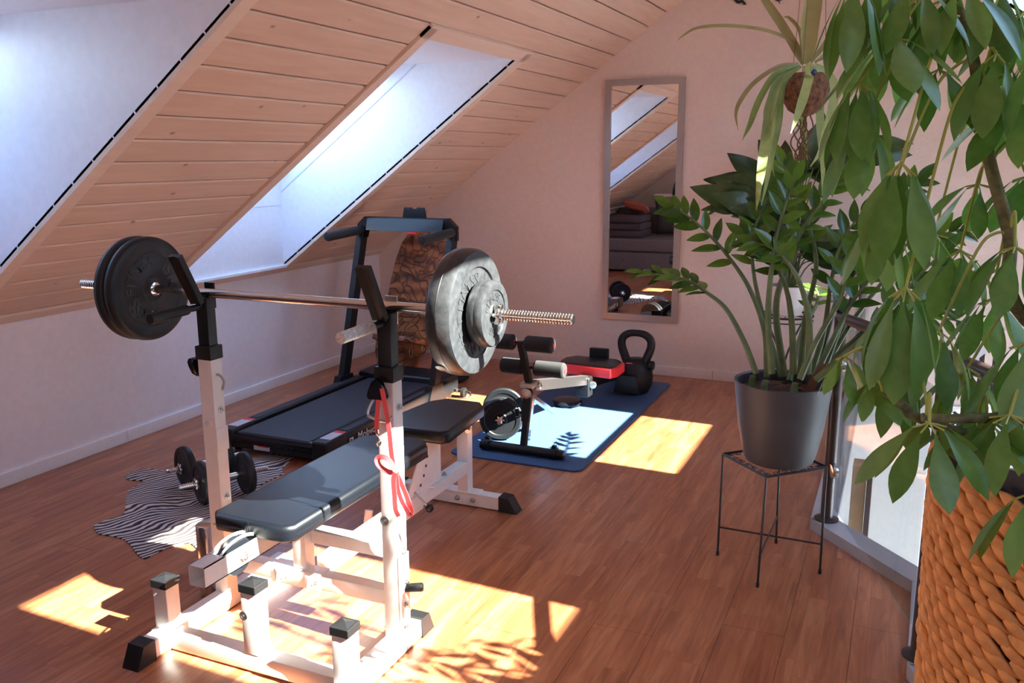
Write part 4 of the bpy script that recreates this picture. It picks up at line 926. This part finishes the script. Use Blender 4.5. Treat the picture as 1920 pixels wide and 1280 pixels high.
# ------------------------------------------------------------------ plant stand, grey pot, leafy plant with glossy fronds
sc_, zt = (-.364, 3.205), .408
ST = thing('plant_stand', (sc_[0], sc_[1], 0), 'black wire plant stand with square scrollwork top under the dark grey pot', 'plant stand')
feet = [(-.551, 3.207), (-.371, 3.003), (-.177, 3.199), (-.359, 3.405)]; tops = [(-.548, 3.205), (-.364, 3.020), (-.180, 3.205), (-.364, 3.390)]
for f0, t0_ in zip(feet, tops):
    part('leg', B().tube([(t0_[0], t0_[1], zt), (f0[0], f0[1], .012)], .0042, 8), 'iron', ST)
    part('foot', B().lathe([(.006, 0), (.0065, .014), (.004, .018)], (f0[0], f0[1], 0), n=10), 'iron', ST)
for k in range(4): part('top_rail', B().tube([(*tops[k], zt), (*tops[(k + 1) % 4], zt)], .0052, 4), 'iron', ST, smooth=0)
for k in range(2): part('stretcher', B().tube([(feet[k][0], feet[k][1], .115), (feet[k + 2][0], feet[k + 2][1], .115)], .0036, 8), 'iron', ST)
for k in range(4):
    a, c = V((*tops[k], zt)), V((*tops[(k + 1) % 4], zt)); d = (c - a).normalized(); inn = (V((sc_[0], sc_[1], zt)) - (a + c) / 2).normalized()
    for j in range(7):
        p = a + (c - a) * ((j + .5) / 7) + inn * .017; s_ = 1 if j % 2 else -1
        pts = [p + d * (.016 - .0009 * q) * math.cos(q * .55) * s_ + inn * (.014 - .0007 * q) * math.sin(q * .55) for q in range(14)]
        part('scroll', B().tube(pts, .0016, 5), 'iron', ST)
px_, py_ = -.347, 3.20; PB = zt + .0045
PT = thing('potted_plant', (px_, py_, PB), 'tall plant with arching glossy green fronds in a dark grey pot on the wire stand', 'potted plant')
pz = PB
part('pot', B().lathe([(0, 0), (.105, 0), (.118, .006), (.128, .03), (.150, .14), (.163, .24), (.169, .292), (.171, .300), (.166, .302), (.160, .296), (.156, .26), (0, .255)], (px_, py_, pz), n=64), 'pot', PT)
sl_ = B(); rnd.seed(3)
sl_.lathe([(0, .248), (.155, .25), (.156, .262), (.10, .272), (0, .276)], (px_, py_, pz), n=30); part('soil', sl_, 'soil', PT)
for k in range(14):
    a = rnd.uniform(0, 6.28); r = rnd.uniform(.02, .12); p = V((px_ + r * math.cos(a), py_ + r * math.sin(a), pz + .275)); b = B(); b.box((-.02, -.008, -.005), (.02, .008, .005), .003)
    b.xf(Mx.Translation(p) @ Euler((rnd.uniform(-.6, .6), rnd.uniform(-.6, .6), rnd.uniform(0, 6))).to_matrix().to_4x4()); part('bark_chip', b, 'soil', PT)
for (x, y) in ((-.45, 3.15), (-.30, 3.10), (-.40, 3.10)): part('stub', B().tube([(x, y, pz + .27), (x + .005, y, pz + .32)], [.014, .011], 12), 'zstem', PT)
part('dry_sheath', B().strip(spline([(-.26, 3.13, pz + .26), (-.235, 3.12, pz + .33), (-.20, 3.11, pz + .39)], 5), .03), 'root', PT)
zl = [leaf_mesh('leaf', .102, .043, 'zz', .22, .10, wide=.42), leaf_mesh('leaf', .098, .040, 'zz', .3, .22, wide=.45), leaf_mesh('leaf', .10, .040, 'zz', .25, .2, wide=.45)]
def frond(pts, n, s=1., start=.4, r0=.011, face=(0, -1, .3), rot=0.):
    sp = spline(pts, 8); N_ = len(sp); part('stalk', B().tube(sp, [r0 * (1 - .78 * i / (N_ - 1)) for i in range(N_)], 10), 'zstem', PT)
    F = V(face).normalized()
    for i in range(n):
        f = start + (1 - start) * (i + .3) / n; k = f * (N_ - 1); i0 = min(int(k), N_ - 2); p = sp[i0].lerp(sp[i0 + 1], k - i0); d = (sp[i0 + 1] - sp[i0]).normalized()
        side = d.cross(F).normalized() * (1 if i % 2 else -1)
        g = (side * (.95 - .35 * f) + d * (.35 + .5 * f) + F * rnd.uniform(-.25, .35) + V((0, 0, rnd.uniform(-.1, .12)))).normalized()
        put(zl[i % 2], PT, p, g, F + V((0, 0, .5)), s * rnd.uniform(.85, 1.12) * (1 - .25 * f * f), roll=rnd.uniform(-.3, .3))
    put(zl[0], PT, sp[-1], (sp[-1] - sp[-3]), F, s * .8)
frond([(-0.401,3.180,0.728),(-0.419,3.180,0.893),(-0.479,3.180,1.042),(-0.559,3.180,1.153),(-0.638,3.180,1.235),(-0.707,3.180,1.290),(-0.762,3.180,1.321)], 13, 1.05, .45)
frond([(-0.431,3.120,0.749),(-0.479,3.120,0.861),(-0.545,3.120,0.971),(-0.617,3.120,1.027),(-0.685,3.120,1.066),(-0.763,3.120,1.081),(-0.852,3.120,1.088)], 15, .92, .48, face=(0, -.5, .9))
frond([(-0.376,3.100,0.759),(-0.398,3.100,0.946),(-0.398,3.100,1.094),(-0.387,3.100,1.222),(-0.364,3.100,1.338),(-0.338,3.100,1.418)], 12, 1.0, .45, .013)
frond([(-0.347,3.220,0.725),(-0.388,3.220,0.965),(-0.361,3.220,1.119),(-0.315,3.220,1.251),(-0.259,3.220,1.343),(-0.216,3.220,1.415)], 12, 1.0, .45, .014)
frond([(-0.307,3.140,0.756),(-0.325,3.140,0.945),(-0.357,3.140,1.073),(-0.426,3.140,1.181),(-0.500,3.140,1.233)], 8, .95, .55, .013)
frond([(-0.256,3.100,0.770),(-0.264,3.100,0.956),(-0.311,3.100,1.099),(-0.385,3.100,1.186),(-0.448,3.100,1.211)], 9, 1.0, .55, .013)
frond([(-0.237,3.160,0.749),(-0.190,3.160,0.876),(-0.146,3.160,0.991),(-0.094,3.160,1.084),(-0.034,3.160,1.158)], 9, 1.0, .45, .012)
frond([(-0.228,3.200,0.741),(-0.137,3.200,0.835),(-0.041,3.200,0.918),(0.053,3.200,0.979),(0.139,3.200,1.012)], 10, 1.0, .45, .012)
frond([(-0.261,3.280,0.719),(-0.226,3.280,0.889),(-0.212,3.280,1.081),(-0.186,3.280,1.213),(-0.132,3.280,1.306)], 10, 1.0, .45, .012)
frond([(-0.226,3.060,0.760),(-0.116,3.060,0.883),(-0.013,3.060,1.015),(0.057,3.060,1.122),(0.125,3.060,1.209)], 10, 1.0, .5, .012)
frond([(-0.300,3.300,0.711),(-0.294,3.300,0.920),(-0.269,3.300,1.114),(-0.306,3.300,1.264),(-0.368,3.300,1.394),(-0.399,3.300,1.468)], 12, 1.0, .45, .012)
frond([(-0.367,3.320,0.700),(-0.447,3.320,0.926),(-0.491,3.320,1.102),(-0.492,3.320,1.238),(-0.451,3.320,1.354)], 10, .95, .5, .011)
frond([(-0.279,3.080,0.754),(-0.235,3.080,0.888),(-0.169,3.080,1.037),(-0.138,3.080,1.180),(-0.064,3.080,1.269)], 9, 1.0, .5, .012)
frond([(-0.229,3.350,0.706),(-0.170,3.350,0.920),(-0.112,3.350,1.116),(-0.087,3.350,1.248),(-0.009,3.350,1.341)], 9, 1.0, .45, .012)
frond([(-0.227,3.450,0.694),(-0.099,3.450,0.868),(0.018,3.450,0.994),(0.117,3.450,1.058),(0.232,3.450,1.092)], 12, 1.05, .4, .012)
frond([(-0.240,3.500,0.681),(-0.140,3.500,0.897),(-0.009,3.500,1.103),(0.088,3.500,1.204),(0.187,3.500,1.245)], 12, 1.1, .4, .012)
frond([(-0.243,3.400,0.703),(-0.131,3.400,0.835),(0.006,3.400,0.924),(0.143,3.400,0.943),(0.261,3.400,0.923)], 12, 1.05, .4, .011)
frond([(-0.256,3.450,0.691),(-0.199,3.450,0.981),(-0.123,3.450,1.201),(-0.027,3.450,1.336),(0.036,3.450,1.411)], 12, 1.1, .4, .012)
frond([(-.33, 3.24, .70), (-.32, 3.5, .84), (-.30, 3.85, .90), (-.33, 4.10, .92), (-.38, 4.25, .92)], 12, 1.05, .4, .012, face=(0, 0, 1))

# ------------------------------------------------------------------ dark leafed plant on the round stand behind
lw = [(-0.594,5.450,0.566)][0]; lx, ly, lz = lw
S2 = thing('round_plant_stand', (lx, ly, 0), 'black wire plant stand with a round ring top, behind the grey pot', 'plant stand')
ring = [V((lx + .152 * math.cos(a), ly + .152 * math.sin(a), lz)) for a in [2 * math.pi * k / 36 for k in range(37)]]
part('ring', B().tube(ring, .0065, 8, cap=False), 'iron', S2); part('ring', B().tube([p + V((0, 0, -.03)) for p in ring], .004, 8, cap=False), 'iron', S2)
for k in range(4):
    a = math.pi / 4 + k * math.pi / 2; q = lambda r, z, da=0.: V((lx + r * math.cos(a + da), ly + r * math.sin(a + da), z))
    part('leg', B().tube(spline([q(.15, lz - .005), q(.09, lz - .20, .5), q(.05, lz - .32, .9), q(.12, lz - .5, 1.3), q(.17, .004, 1.6)], 5), .006, 8), 'iron', S2)
part('cross_bar', B().tube([(lx - .15, ly, lz - .004), (lx + .15, ly, lz - .004)], .004, 6), 'iron', S2); part('cross_bar', B().tube([(lx, ly - .15, lz - .004), (lx, ly + .15, lz - .004)], .004, 6), 'iron', S2)
LP = thing('leafy_plant', (lx, ly, lz), 'dark broad leafed plant in a white pot on the round wire stand', 'potted plant')
part('pot', B().lathe([(0, .002), (.075, .002), (.085, .01), (.115, .17), (.118, .18), (.108, .182), (.102, .16), (0, .155)], (lx, ly, lz), n=40), 'potw', LP)
part('soil', B().lathe([(0, .14), (.104, .145), (.10, .163), (0, .165)], (lx, ly, lz), n=24), 'soil', LP)
lm = [leaf_mesh('leaf', .30, .135, 'lily', .20, .35, wide=.42, wave=.06, n=12), leaf_mesh('leaf', .27, .125, 'lily', .18, .55, wide=.42, wave=.06, n=12), leaf_mesh('leaf', .33, .125, 'lily', .25, .18, wide=.40, wave=.05, n=12)]
rnd.seed(11); stems = B()
for k in range(46):
    a = k * 2.399; hgt = .22 + .62 * ((k * .618) % 1.); out = .05 + .28 * rnd.random() * (1 - .3 * hgt)
    p0 = V((lx + .03 * math.cos(a), ly + .03 * math.sin(a), lz + .15)); p2 = V((lx + out * math.cos(a), ly + out * math.sin(a) * .45, lz + .12 + hgt)); p1 = (p0 + p2) / 2 + V((-.03 * math.cos(a), -.03 * math.sin(a), .06))
    part('petiole', B().tube(spline([p0, p1, p2], 4), [.006, .0055, .005, .005, .0045, .004, .004, .0035, .003], 6), 'zstem', LP)
    el = rnd.uniform(-.1, .75); put(lm[k % 3], LP, p2, V((math.cos(a + rnd.uniform(-.4, .4)), math.sin(a) * .35 - .3, el * .8)), (.3 * math.cos(a), -1, .55), rnd.uniform(.9, 1.25), roll=rnd.uniform(-.5, .5))

# ------------------------------------------------------------------ hanging coconut planter with spider plant
cc = [(-0.283,2.729,1.679)][0]; cx, cy, cz = cc
HP = thing('hanging_planter', (cx, cy, cz), 'brown coconut shell planter hanging on strings with a trailing spider plant', 'hanging plant')
part('shell', B().lathe([(0, -0.06806), (0.0205, -0.0656), (0.0451, -0.05084), (0.06314, -0.0205), (0.06642, 0.0041), (0.06068, 0.0328), (0.04756, 0.05084), (0.04428, 0.05084), (0.05412, 0.0287), (0, 0.0246)], (cx, cy, cz), n=48), 'coir', HP)
part('soil', B().lathe([(0, 0.0246), (0.05084, 0.0287), (0.041, 0.0492), (0, 0.05576)], (cx, cy, cz), n=20), 'soil', HP)
hook = V((cx, cy, 2.418 - SL * cx - .02))
for a in (.4, 2.5, 4.6): part('string', B().tube([(cx + .054 * math.cos(a), cy + .054 * math.sin(a), cz + .037), hook], 0.00082, 5), 'root', HP)
part('hook', B().tube([hook + V((0, 0, -.012)), hook + V((0, 0, .03))], 0.0025, 6), 'steel', HP)
part('knot', B().lathe([(0, 0), (.006, .004), (.006, .012), (0, .016)], (cx + .025, cy - .05, cz + .042), n=8), 'mat', HP)
for k in range(7):
    x = cx - .02 + .006 * k; pts = [V((x, cy, cz - .064))] + [V((x + .012 * math.sin(k * 2 + j * 1.3), cy + .008 * math.cos(k + j), cz - .064 - .021 * j)) for j in range(1, 7)]
    part('root', B().tube(spline(pts, 3), .0022, 5), 'root', HP)
def blade(pts, w0, m='spider', nrm=(0, -1, .2)):
    sp = spline(pts, 7); N_ = len(sp); ws = [w0 * max(.12, min(1, .55 + 2.2 * i / N_) * (1 - max(0, (i / (N_ - 1) - .55) / .45) ** 1.6)) for i in range(N_)]
    nr = []
    for i in range(N_):
        d = (sp[min(i + 1, N_ - 1)] - sp[max(i - 1, 0)]).normalized(); v = V(nrm) - d * V(nrm).dot(d); nr.append(tuple(v.normalized() if v.length > .05 else V((0, 0, 1))))
    b = B(); o = 0
    for i, p in enumerate(sp):
        d = (sp[min(i + 1, N_ - 1)] - sp[max(i - 1, 0)]).normalized(); sd = d.cross(V(nr[i])).normalized() * ws[i] / 2; b.v += [p - sd + V(nr[i]) * ws[i] * .14, p, p + sd + V(nr[i]) * ws[i] * .14]
    for i in range(N_ - 1):
        for j in range(2): a = i * 3 + j; b.f.append((a, a + 1, a + 4, a + 3))
    part('leaf', b, m, HP, smooth=60)
blade([(-0.302,2.762,1.762),(-0.324,2.764,1.816),(-0.398,2.740,1.852),(-0.497,2.700,1.867),(-0.581,2.662,1.862),(-0.618,2.640,1.841),(-0.634,2.630,1.826)], 0.0101, 'spiderd')
blade([(-0.296,2.763,1.759),(-0.321,2.763,1.804),(-0.364,2.759,1.871),(-0.419,2.752,1.947),(-0.459,2.747,1.999)], 0.0252, 'spiderd')
blade([(-0.282,2.713,1.753),(-0.279,2.734,1.842),(-0.273,2.757,1.930),(-0.259,2.783,2.018)], 0.0420, 'spiderd')
blade([(-0.289,2.766,1.759),(-0.306,2.780,1.849),(-0.302,2.798,1.924),(-0.297,2.818,1.999)], 0.0118, 'spider')
blade([(-0.304,2.806,1.766),(-0.318,2.820,1.854),(-0.350,2.815,1.894),(-0.367,2.808,1.896)], 0.0101, 'spiderd')
blade([(-0.303,2.704,1.754),(-0.354,2.679,1.746),(-0.413,2.644,1.703),(-0.446,2.617,1.651),(-0.454,2.605,1.614),(-0.445,2.600,1.572)], 0.0134, 'spiderd')
blade([(-0.297,2.660,1.747),(-0.354,2.629,1.721),(-0.389,2.599,1.656),(-0.410,2.573,1.583),(-0.425,2.558,1.544)], 0.0185)
blade([(-0.295,2.660,1.744),(-0.343,2.630,1.706),(-0.360,2.606,1.634),(-0.364,2.574,1.547),(-0.356,2.469,1.462),(-0.377,2.578,1.394),(-0.382,2.588,1.350)], 0.0269)
blade([(-0.297,2.705,1.748),(-0.338,2.678,1.710),(-0.352,2.655,1.636),(-0.352,2.635,1.548),(-0.358,2.609,1.445),(-0.368,2.586,1.364)], 0.0218)
blade([(-0.297,2.660,1.747),(-0.339,2.634,1.713),(-0.367,2.603,1.634),(-0.364,2.588,1.562),(-0.363,2.580,1.524)], 0.0185)
blade([(-0.255,2.486,1.735),(-0.265,2.634,1.718),(-0.267,2.552,1.657),(-0.275,2.504,1.606),(-0.287,2.476,1.558)], 0.0252)
blade([(-0.261,2.721,1.750),(-0.229,2.730,1.727),(-0.205,2.731,1.687),(-0.207,2.716,1.621),(-0.212,2.620,1.553),(-0.216,2.541,1.510),(-0.237,2.523,1.472)], 0.0252)
blade([(-0.282,2.814,1.760),(-0.256,2.813,1.702),(-0.243,2.794,1.595),(-0.227,2.777,1.488),(-0.221,2.757,1.387)], 0.0235)
blade([(-0.302,2.862,1.762),(-0.299,2.836,1.643),(-0.288,2.820,1.550),(-0.274,2.812,1.488)], 0.0185)
blade([(-0.267,2.777,1.762),(-0.238,2.796,1.788),(-0.191,2.822,1.811),(-0.142,2.845,1.818),(-0.099,2.860,1.803)], 0.0101)
blade([(-0.267,2.778,1.765),(-0.210,2.808,1.788),(-0.112,2.853,1.797),(-0.026,2.885,1.773),(0.028,2.895,1.712),(0.052,2.896,1.670)], 0.0118, 'spiderd')
blade([(-0.278,2.772,1.762),(-0.247,2.797,1.811),(-0.217,2.825,1.878),(-0.179,2.853,1.923)], 0.0134, 'spiderd')
blade([(-0.299,2.704,1.748),(-0.336,2.675,1.695),(-0.339,2.651,1.592),(-0.350,2.622,1.489),(-0.341,2.616,1.445)], 0.0134)

# ------------------------------------------------------------------ woven basket planter in the foreground
bx, by, br, bh = .38, 1.66, .300, .985
BK_ = thing('woven_basket', (bx, by, 0), 'tall round woven water hyacinth basket planter in the right foreground', 'basket')
part('basket_core', B().lathe([(0, .004), (.262, .004), (.268, .02), (br - .012, bh - .012), (br - .026, bh - .012), (br - .03, bh - .2), (0, bh - .2)], (bx, by, 0), n=64), 'rail', BK_)
part('liner', B().lathe([(br - .034, bh - .2), (br - .030, bh), (br - .022, bh + .045), (br - .014, bh + .052), (br - .017, bh + .03), (br - .028, bh - .02)], (bx, by, 0), n=64), 'liner', BK_, 'dark grey plastic liner')
part('soil', B().lathe([(0, bh - .10), (br - .034, bh - .10), (br - .04, bh - .08), (0, bh - .06)], (bx, by, 0), n=30), 'soil', BK_)
def strand():
    vs = []; fs = []; n = 6; m = 6
    for i in range(n + 1):
        t = i / n; r = math.sin(math.pi * min(max(t, .02), .985) ** .85) ** .7
        for j in range(m): a = 2 * math.pi * j / m; vs.append(((t - .5) * .066, math.cos(a) * .0075 * r + .004 * math.sin(math.pi * t), math.sin(a) * .0125 * r * (1 - .25 * t)))
    for i in range(n):
        for j in range(m): a = i * m + j; b = i * m + (j + 1) % m; fs.append((a, b, b + m, a + m))
    return vs, fs
sv, sf = strand(); sme = bpy.data.meshes.new('strand'); sme.from_pydata([V(v) for v in sv], [], sf); sme.materials.append(MT['weave']); sme.polygons.foreach_set('use_smooth', [True] * len(sme.polygons))
cells = []; row = 0; z = .02; rnd.seed(5)
CN = 43
while z < bh + .004:
    for j in range(CN):
        a = 2 * math.pi * (j + (row % 2) * .5) / CN; rr = .272 + (br - .272) * z / bh
        d = V((math.cos(a), math.sin(a), 0)); tg = V((-math.sin(a), math.cos(a), 0)); tl = R(-27 + rnd.uniform(-7, 7)); xx = tg * math.cos(tl) + V((0, 0, 1)) * math.sin(tl)
        p = V((bx, by, z + rnd.uniform(-.002, .002))) + d * (rr - .006 + rnd.uniform(-.002, .003)); yy = (d + xx * .14).normalized(); zz_ = xx.cross(yy).normalized(); xx = yy.cross(zz_); s_ = rnd.uniform(.93, 1.12)
        cells.append((((p - V((0, 0, 1.5))).length - (0 if d.dot(V((-.65, -.75, 0))) > .35 else 5)) if True else 0, p, xx * s_, yy * s_, zz_ * s_))
    z += .0215; row += 1
def vis(c):
    p = c[1]; q = p - V((0, 0, 1.5)); u = V(CR).dot(q); v = V(CU).dot(q); w_ = V(CF).dot(q); d = (p - V((bx, by, p.z))).normalized()
    return w_ > 0 and abs(u / w_) < .585 and abs(v / w_) < .39 and d.dot(V((0, 0, 1.5)) - p) > 0
inv = sorted([c for c in cells if vis(c)], key=lambda c: (c[1] - V((0, 0, 1.5))).length); near = inv[:295]; ids = set(id(c) for c in near); rest = B()
for c in cells:
    if id(c) in ids:
        o = bpy.data.objects.new('strand', sme); COL.objects.link(o); o.parent = BK_; q = c[1] - V((bx, by, 0)); x_, y_, z_ = c[2:]
        o.matrix_local = Mx(((x_.x, y_.x, z_.x, q.x), (x_.y, y_.y, z_.y, q.y), (x_.z, y_.z, z_.z, q.z), (0, 0, 0, 1)))
    else:
        x_, y_, z_ = c[2:]; rest.add([c[1] + x_ * v[0] + y_ * v[1] + z_ * v[2] for v in sv], sf)
part('woven_strands', rest, 'weave', BK_, smooth=60, kind='stuff')

# ------------------------------------------------------------------ the umbrella plant growing out of it
UP = thing('umbrella_plant', (bx, by, bh - .08), 'tall umbrella plant with hanging whorls of long green leaflets in the woven basket', 'potted plant')
base_p = (.38, 1.66, .90)
def stem(pts, r0, r1, m='bark'):
    sp = spline(pts, 7); n_ = len(sp); part('stem', B().tube(sp, [r0 + (r1 - r0) * i / (n_ - 1) for i in range(n_)], 12), m, UP); return sp
ll = [leaf_mesh('leaf', .155, .055, 'schef', .10, .10, wide=.60, n=9), leaf_mesh('leaf', .150, .049, 'schef', .22, .22, wide=.58, n=9), leaf_mesh('leaf', .158, .056, 'schef', -.12, .14, wide=.62, n=9)]
rnd.seed(21)
def whorl(c, anchor, s=1., n=8, open_=.55, tilt=(0, 0, 0), up0=None, a0=None):
    c = V(c); a = V(anchor); mid = (a + c) / 2 + V((0, 0, .03 + .10 * (a - c).length))
    part('petiole', B().tube(spline([a, a.lerp(mid, .45) + V((0, 0, .012)), mid, c], 5), .0024 * (.7 + .3 * s), 6), 'petiole', UP)
    dn = (V((0, 0, -1)) + V(tilt)).normalized(); u = dn.cross(V((1, .2, 0))).normalized(); v_ = dn.cross(u); pt = B(); a0 = rnd.uniform(0, 6.28) if a0 is None else a0
    for k in range(n):
        q = a0 + 2 * math.pi * k / n + rnd.uniform(-.18, .18); rad = u * math.cos(q) + v_ * math.sin(q); op = open_ * rnd.uniform(.8, 1.25)
        d0 = (rad * math.sin(min(1.5, op + .45)) + dn * math.cos(min(1.5, op + .45))).normalized(); e = c + d0 * .034 * s; pt.tube([c, e], .0013, 5)
        d1 = (rad * math.sin(op) + dn * math.cos(op)).normalized(); put(rnd.choice(ll), UP, e, d1, rad * math.cos(op) - dn * math.sin(op), s * rnd.uniform(.86, 1.12), roll=rnd.uniform(-.35, .35))
    part('petiolule', pt, 'petiole', UP)
t1 = stem([base_p, (.42, 1.60, 1.10)] + [(0.172,1.421,1.271),(0.140,1.434,1.390),(0.108,1.442,1.486),(0.088,1.451,1.567),(0.074,1.460,1.634),(0.052,1.464,1.693),(0.032,1.471,1.760),(0.014,1.475,1.812)], .0105, .006)
t2 = stem([base_p, (.32, 1.45, 1.06)] + [(0.173,1.317,1.151),(0.124,1.296,1.156),(0.078,1.276,1.155),(0.045,1.262,1.157)], .008, .006)
t3 = stem([base_p, (.28, 1.42, 1.05)] + [(0.054,1.297,1.142),(0.025,1.289,1.160),(-0.003,1.281,1.182)], .008, .006)
t4 = stem([base_p, (.46, 1.62, 1.4)] + [(0.199,1.543,1.569),(0.169,1.554,1.676),(0.140,1.562,1.767),(0.114,1.565,1.828)], .009, .006)
# whorls: point, where the leaf stalk leaves a stem, size, leaflets, how far they spread
W1 = [
    ([(-0.083,1.350,1.731)][0], [(0.015,1.473,1.804)][0], 0.85, 8, 0.35),
    ([(-0.058,1.431,1.760)][0], [(0.014,1.475,1.812)][0], 0.77, 7, 0.5),
    ([(-0.070,1.368,1.602)][0], [(0.043,1.465,1.715)][0], 0.78, 8, 0.35),
    ([(-0.034,1.376,1.658)][0], [(0.051,1.465,1.701)][0], 0.80, 8, 0.8),
    ([(-0.011,1.403,1.731)][0], [(0.032,1.471,1.760)][0], 0.80, 8, 0.6),
    ([(-0.008,1.307,1.491)][0], [(0.052,1.464,1.693)][0], 0.92, 8, 0.42),
    ([(-0.041,1.502,1.668)][0], [(0.032,1.471,1.760)][0], 0.73, 8, 0.6),
    ([(0.031,1.503,1.625)][0], [(0.071,1.468,1.671)][0], 0.74, 7, 0.7),
    ([(0.011,1.278,1.329)][0], [(0.076,1.456,1.612)][0], 0.91, 8, 0.4),
    ([(-0.017,1.310,1.191)][0], [(-0.003,1.281,1.182)][0], 0.48, 8, 0.75),
    ([(-0.062,1.327,1.218)][0], [(-0.007,1.280,1.183)][0], 0.46, 6, 0.6),
    ([(-0.015,1.339,1.272)][0], [(-0.018,1.294,1.193)][0], 0.46, 6, 0.7),
    ([(0.052,1.216,1.163)][0], [(0.049,1.263,1.156)][0], 0.75, 8, 0.75),
    ([(0.145,1.251,1.175)][0], [(0.163,1.313,1.154)][0], 0.86, 8, 0.75),
    ([(0.114,1.324,1.145)][0], [(0.124,1.296,1.156)][0], 0.72, 7, 0.9),
    ([(0.142,1.368,1.379)][0], [(0.140,1.434,1.390)][0], 0.74, 8, 0.65),
    ([(0.100,1.430,1.637)][0], [(0.087,1.454,1.582)][0], 0.80, 7, 0.45),
    ([(0.139,1.434,1.579)][0], [(0.088,1.451,1.567)][0], 0.80, 7, 0.7),
    ([(0.084,1.508,1.358)][0], [(0.108,1.442,1.486)][0], 0.73, 7, 0.6),
    ([(0.048,1.560,1.377)][0], [(0.088,1.451,1.567)][0], 0.70, 6, 0.7),
    ([(0.161,1.503,1.470)][0], [(0.108,1.442,1.486)][0], 0.75, 7, 0.75),
    ([(0.060,1.389,1.253)][0], [(0.140,1.434,1.390)][0], 0.76, 7, 0.5),
    ([(0.132,1.492,1.289)][0], [(0.140,1.434,1.390)][0], 0.73, 7, 0.6),
    ([(0.164,1.329,1.257)][0], [(0.172,1.421,1.271)][0], 0.82, 7, 0.55),
    ([(0.177,1.251,1.073)][0], [(0.196,1.318,1.146)][0], 0.81, 7, 0.5),
    ([(0.047,1.426,1.723)][0], [(0.039,1.474,1.760)][0], 0.80, 8, 0.7),
    ([(0.096,1.494,1.737)][0], [(0.114,1.565,1.828)][0], 0.77, 8, 0.6),
    ([(0.137,1.503,1.700)][0], [(0.169,1.554,1.676)][0], 0.77, 8, 0.6),
    ([(0.146,1.427,1.628)][0], [(0.169,1.554,1.676)][0], 0.81, 7, 0.5),
    ([(0.099,1.495,1.458)][0], [(0.108,1.442,1.486)][0], 0.67, 6, 0.8),
    ([(0.015,1.397,1.192)][0], [(0.052,1.278,1.155)][0], 0.67, 6, 0.5),
    ([(0.104,1.416,1.196)][0], [(0.172,1.421,1.271)][0], 0.75, 7, 0.55),
    ([(-0.028,1.389,1.422)][0], [(0.074,1.460,1.634)][0], 0.76, 7, 0.45),
    ([(-0.063,1.423,1.547)][0], [(0.043,1.465,1.715)][0], 0.75, 6, 0.5),
]
for c_, a_, s_, n_, o_ in W1: whorl(c_, a_, s_ * .84, n_, o_)
# the plant's right-hand side, reaching towards the window beyond the picture edge
t5 = stem([base_p, (.50, 1.78, 1.2), (.58, 1.88, 1.55), (.55, 1.92, 1.88)], .011, .006)
t6 = stem([base_p, (.60, 1.84, 1.15), (.85, 1.98, 1.35), (1.02, 2.02, 1.42)], .010, .006)
for k in range(34):
    p = (t5, t6)[k % 2][4 + k // 2]; a = k * 2.3; c = (p.x + .17 * math.cos(a) + .02, p.y + .13 * math.sin(a) + .04, p.z + .02 + .03 * (k % 3))
    whorl(c, p, .62, 7, .8)
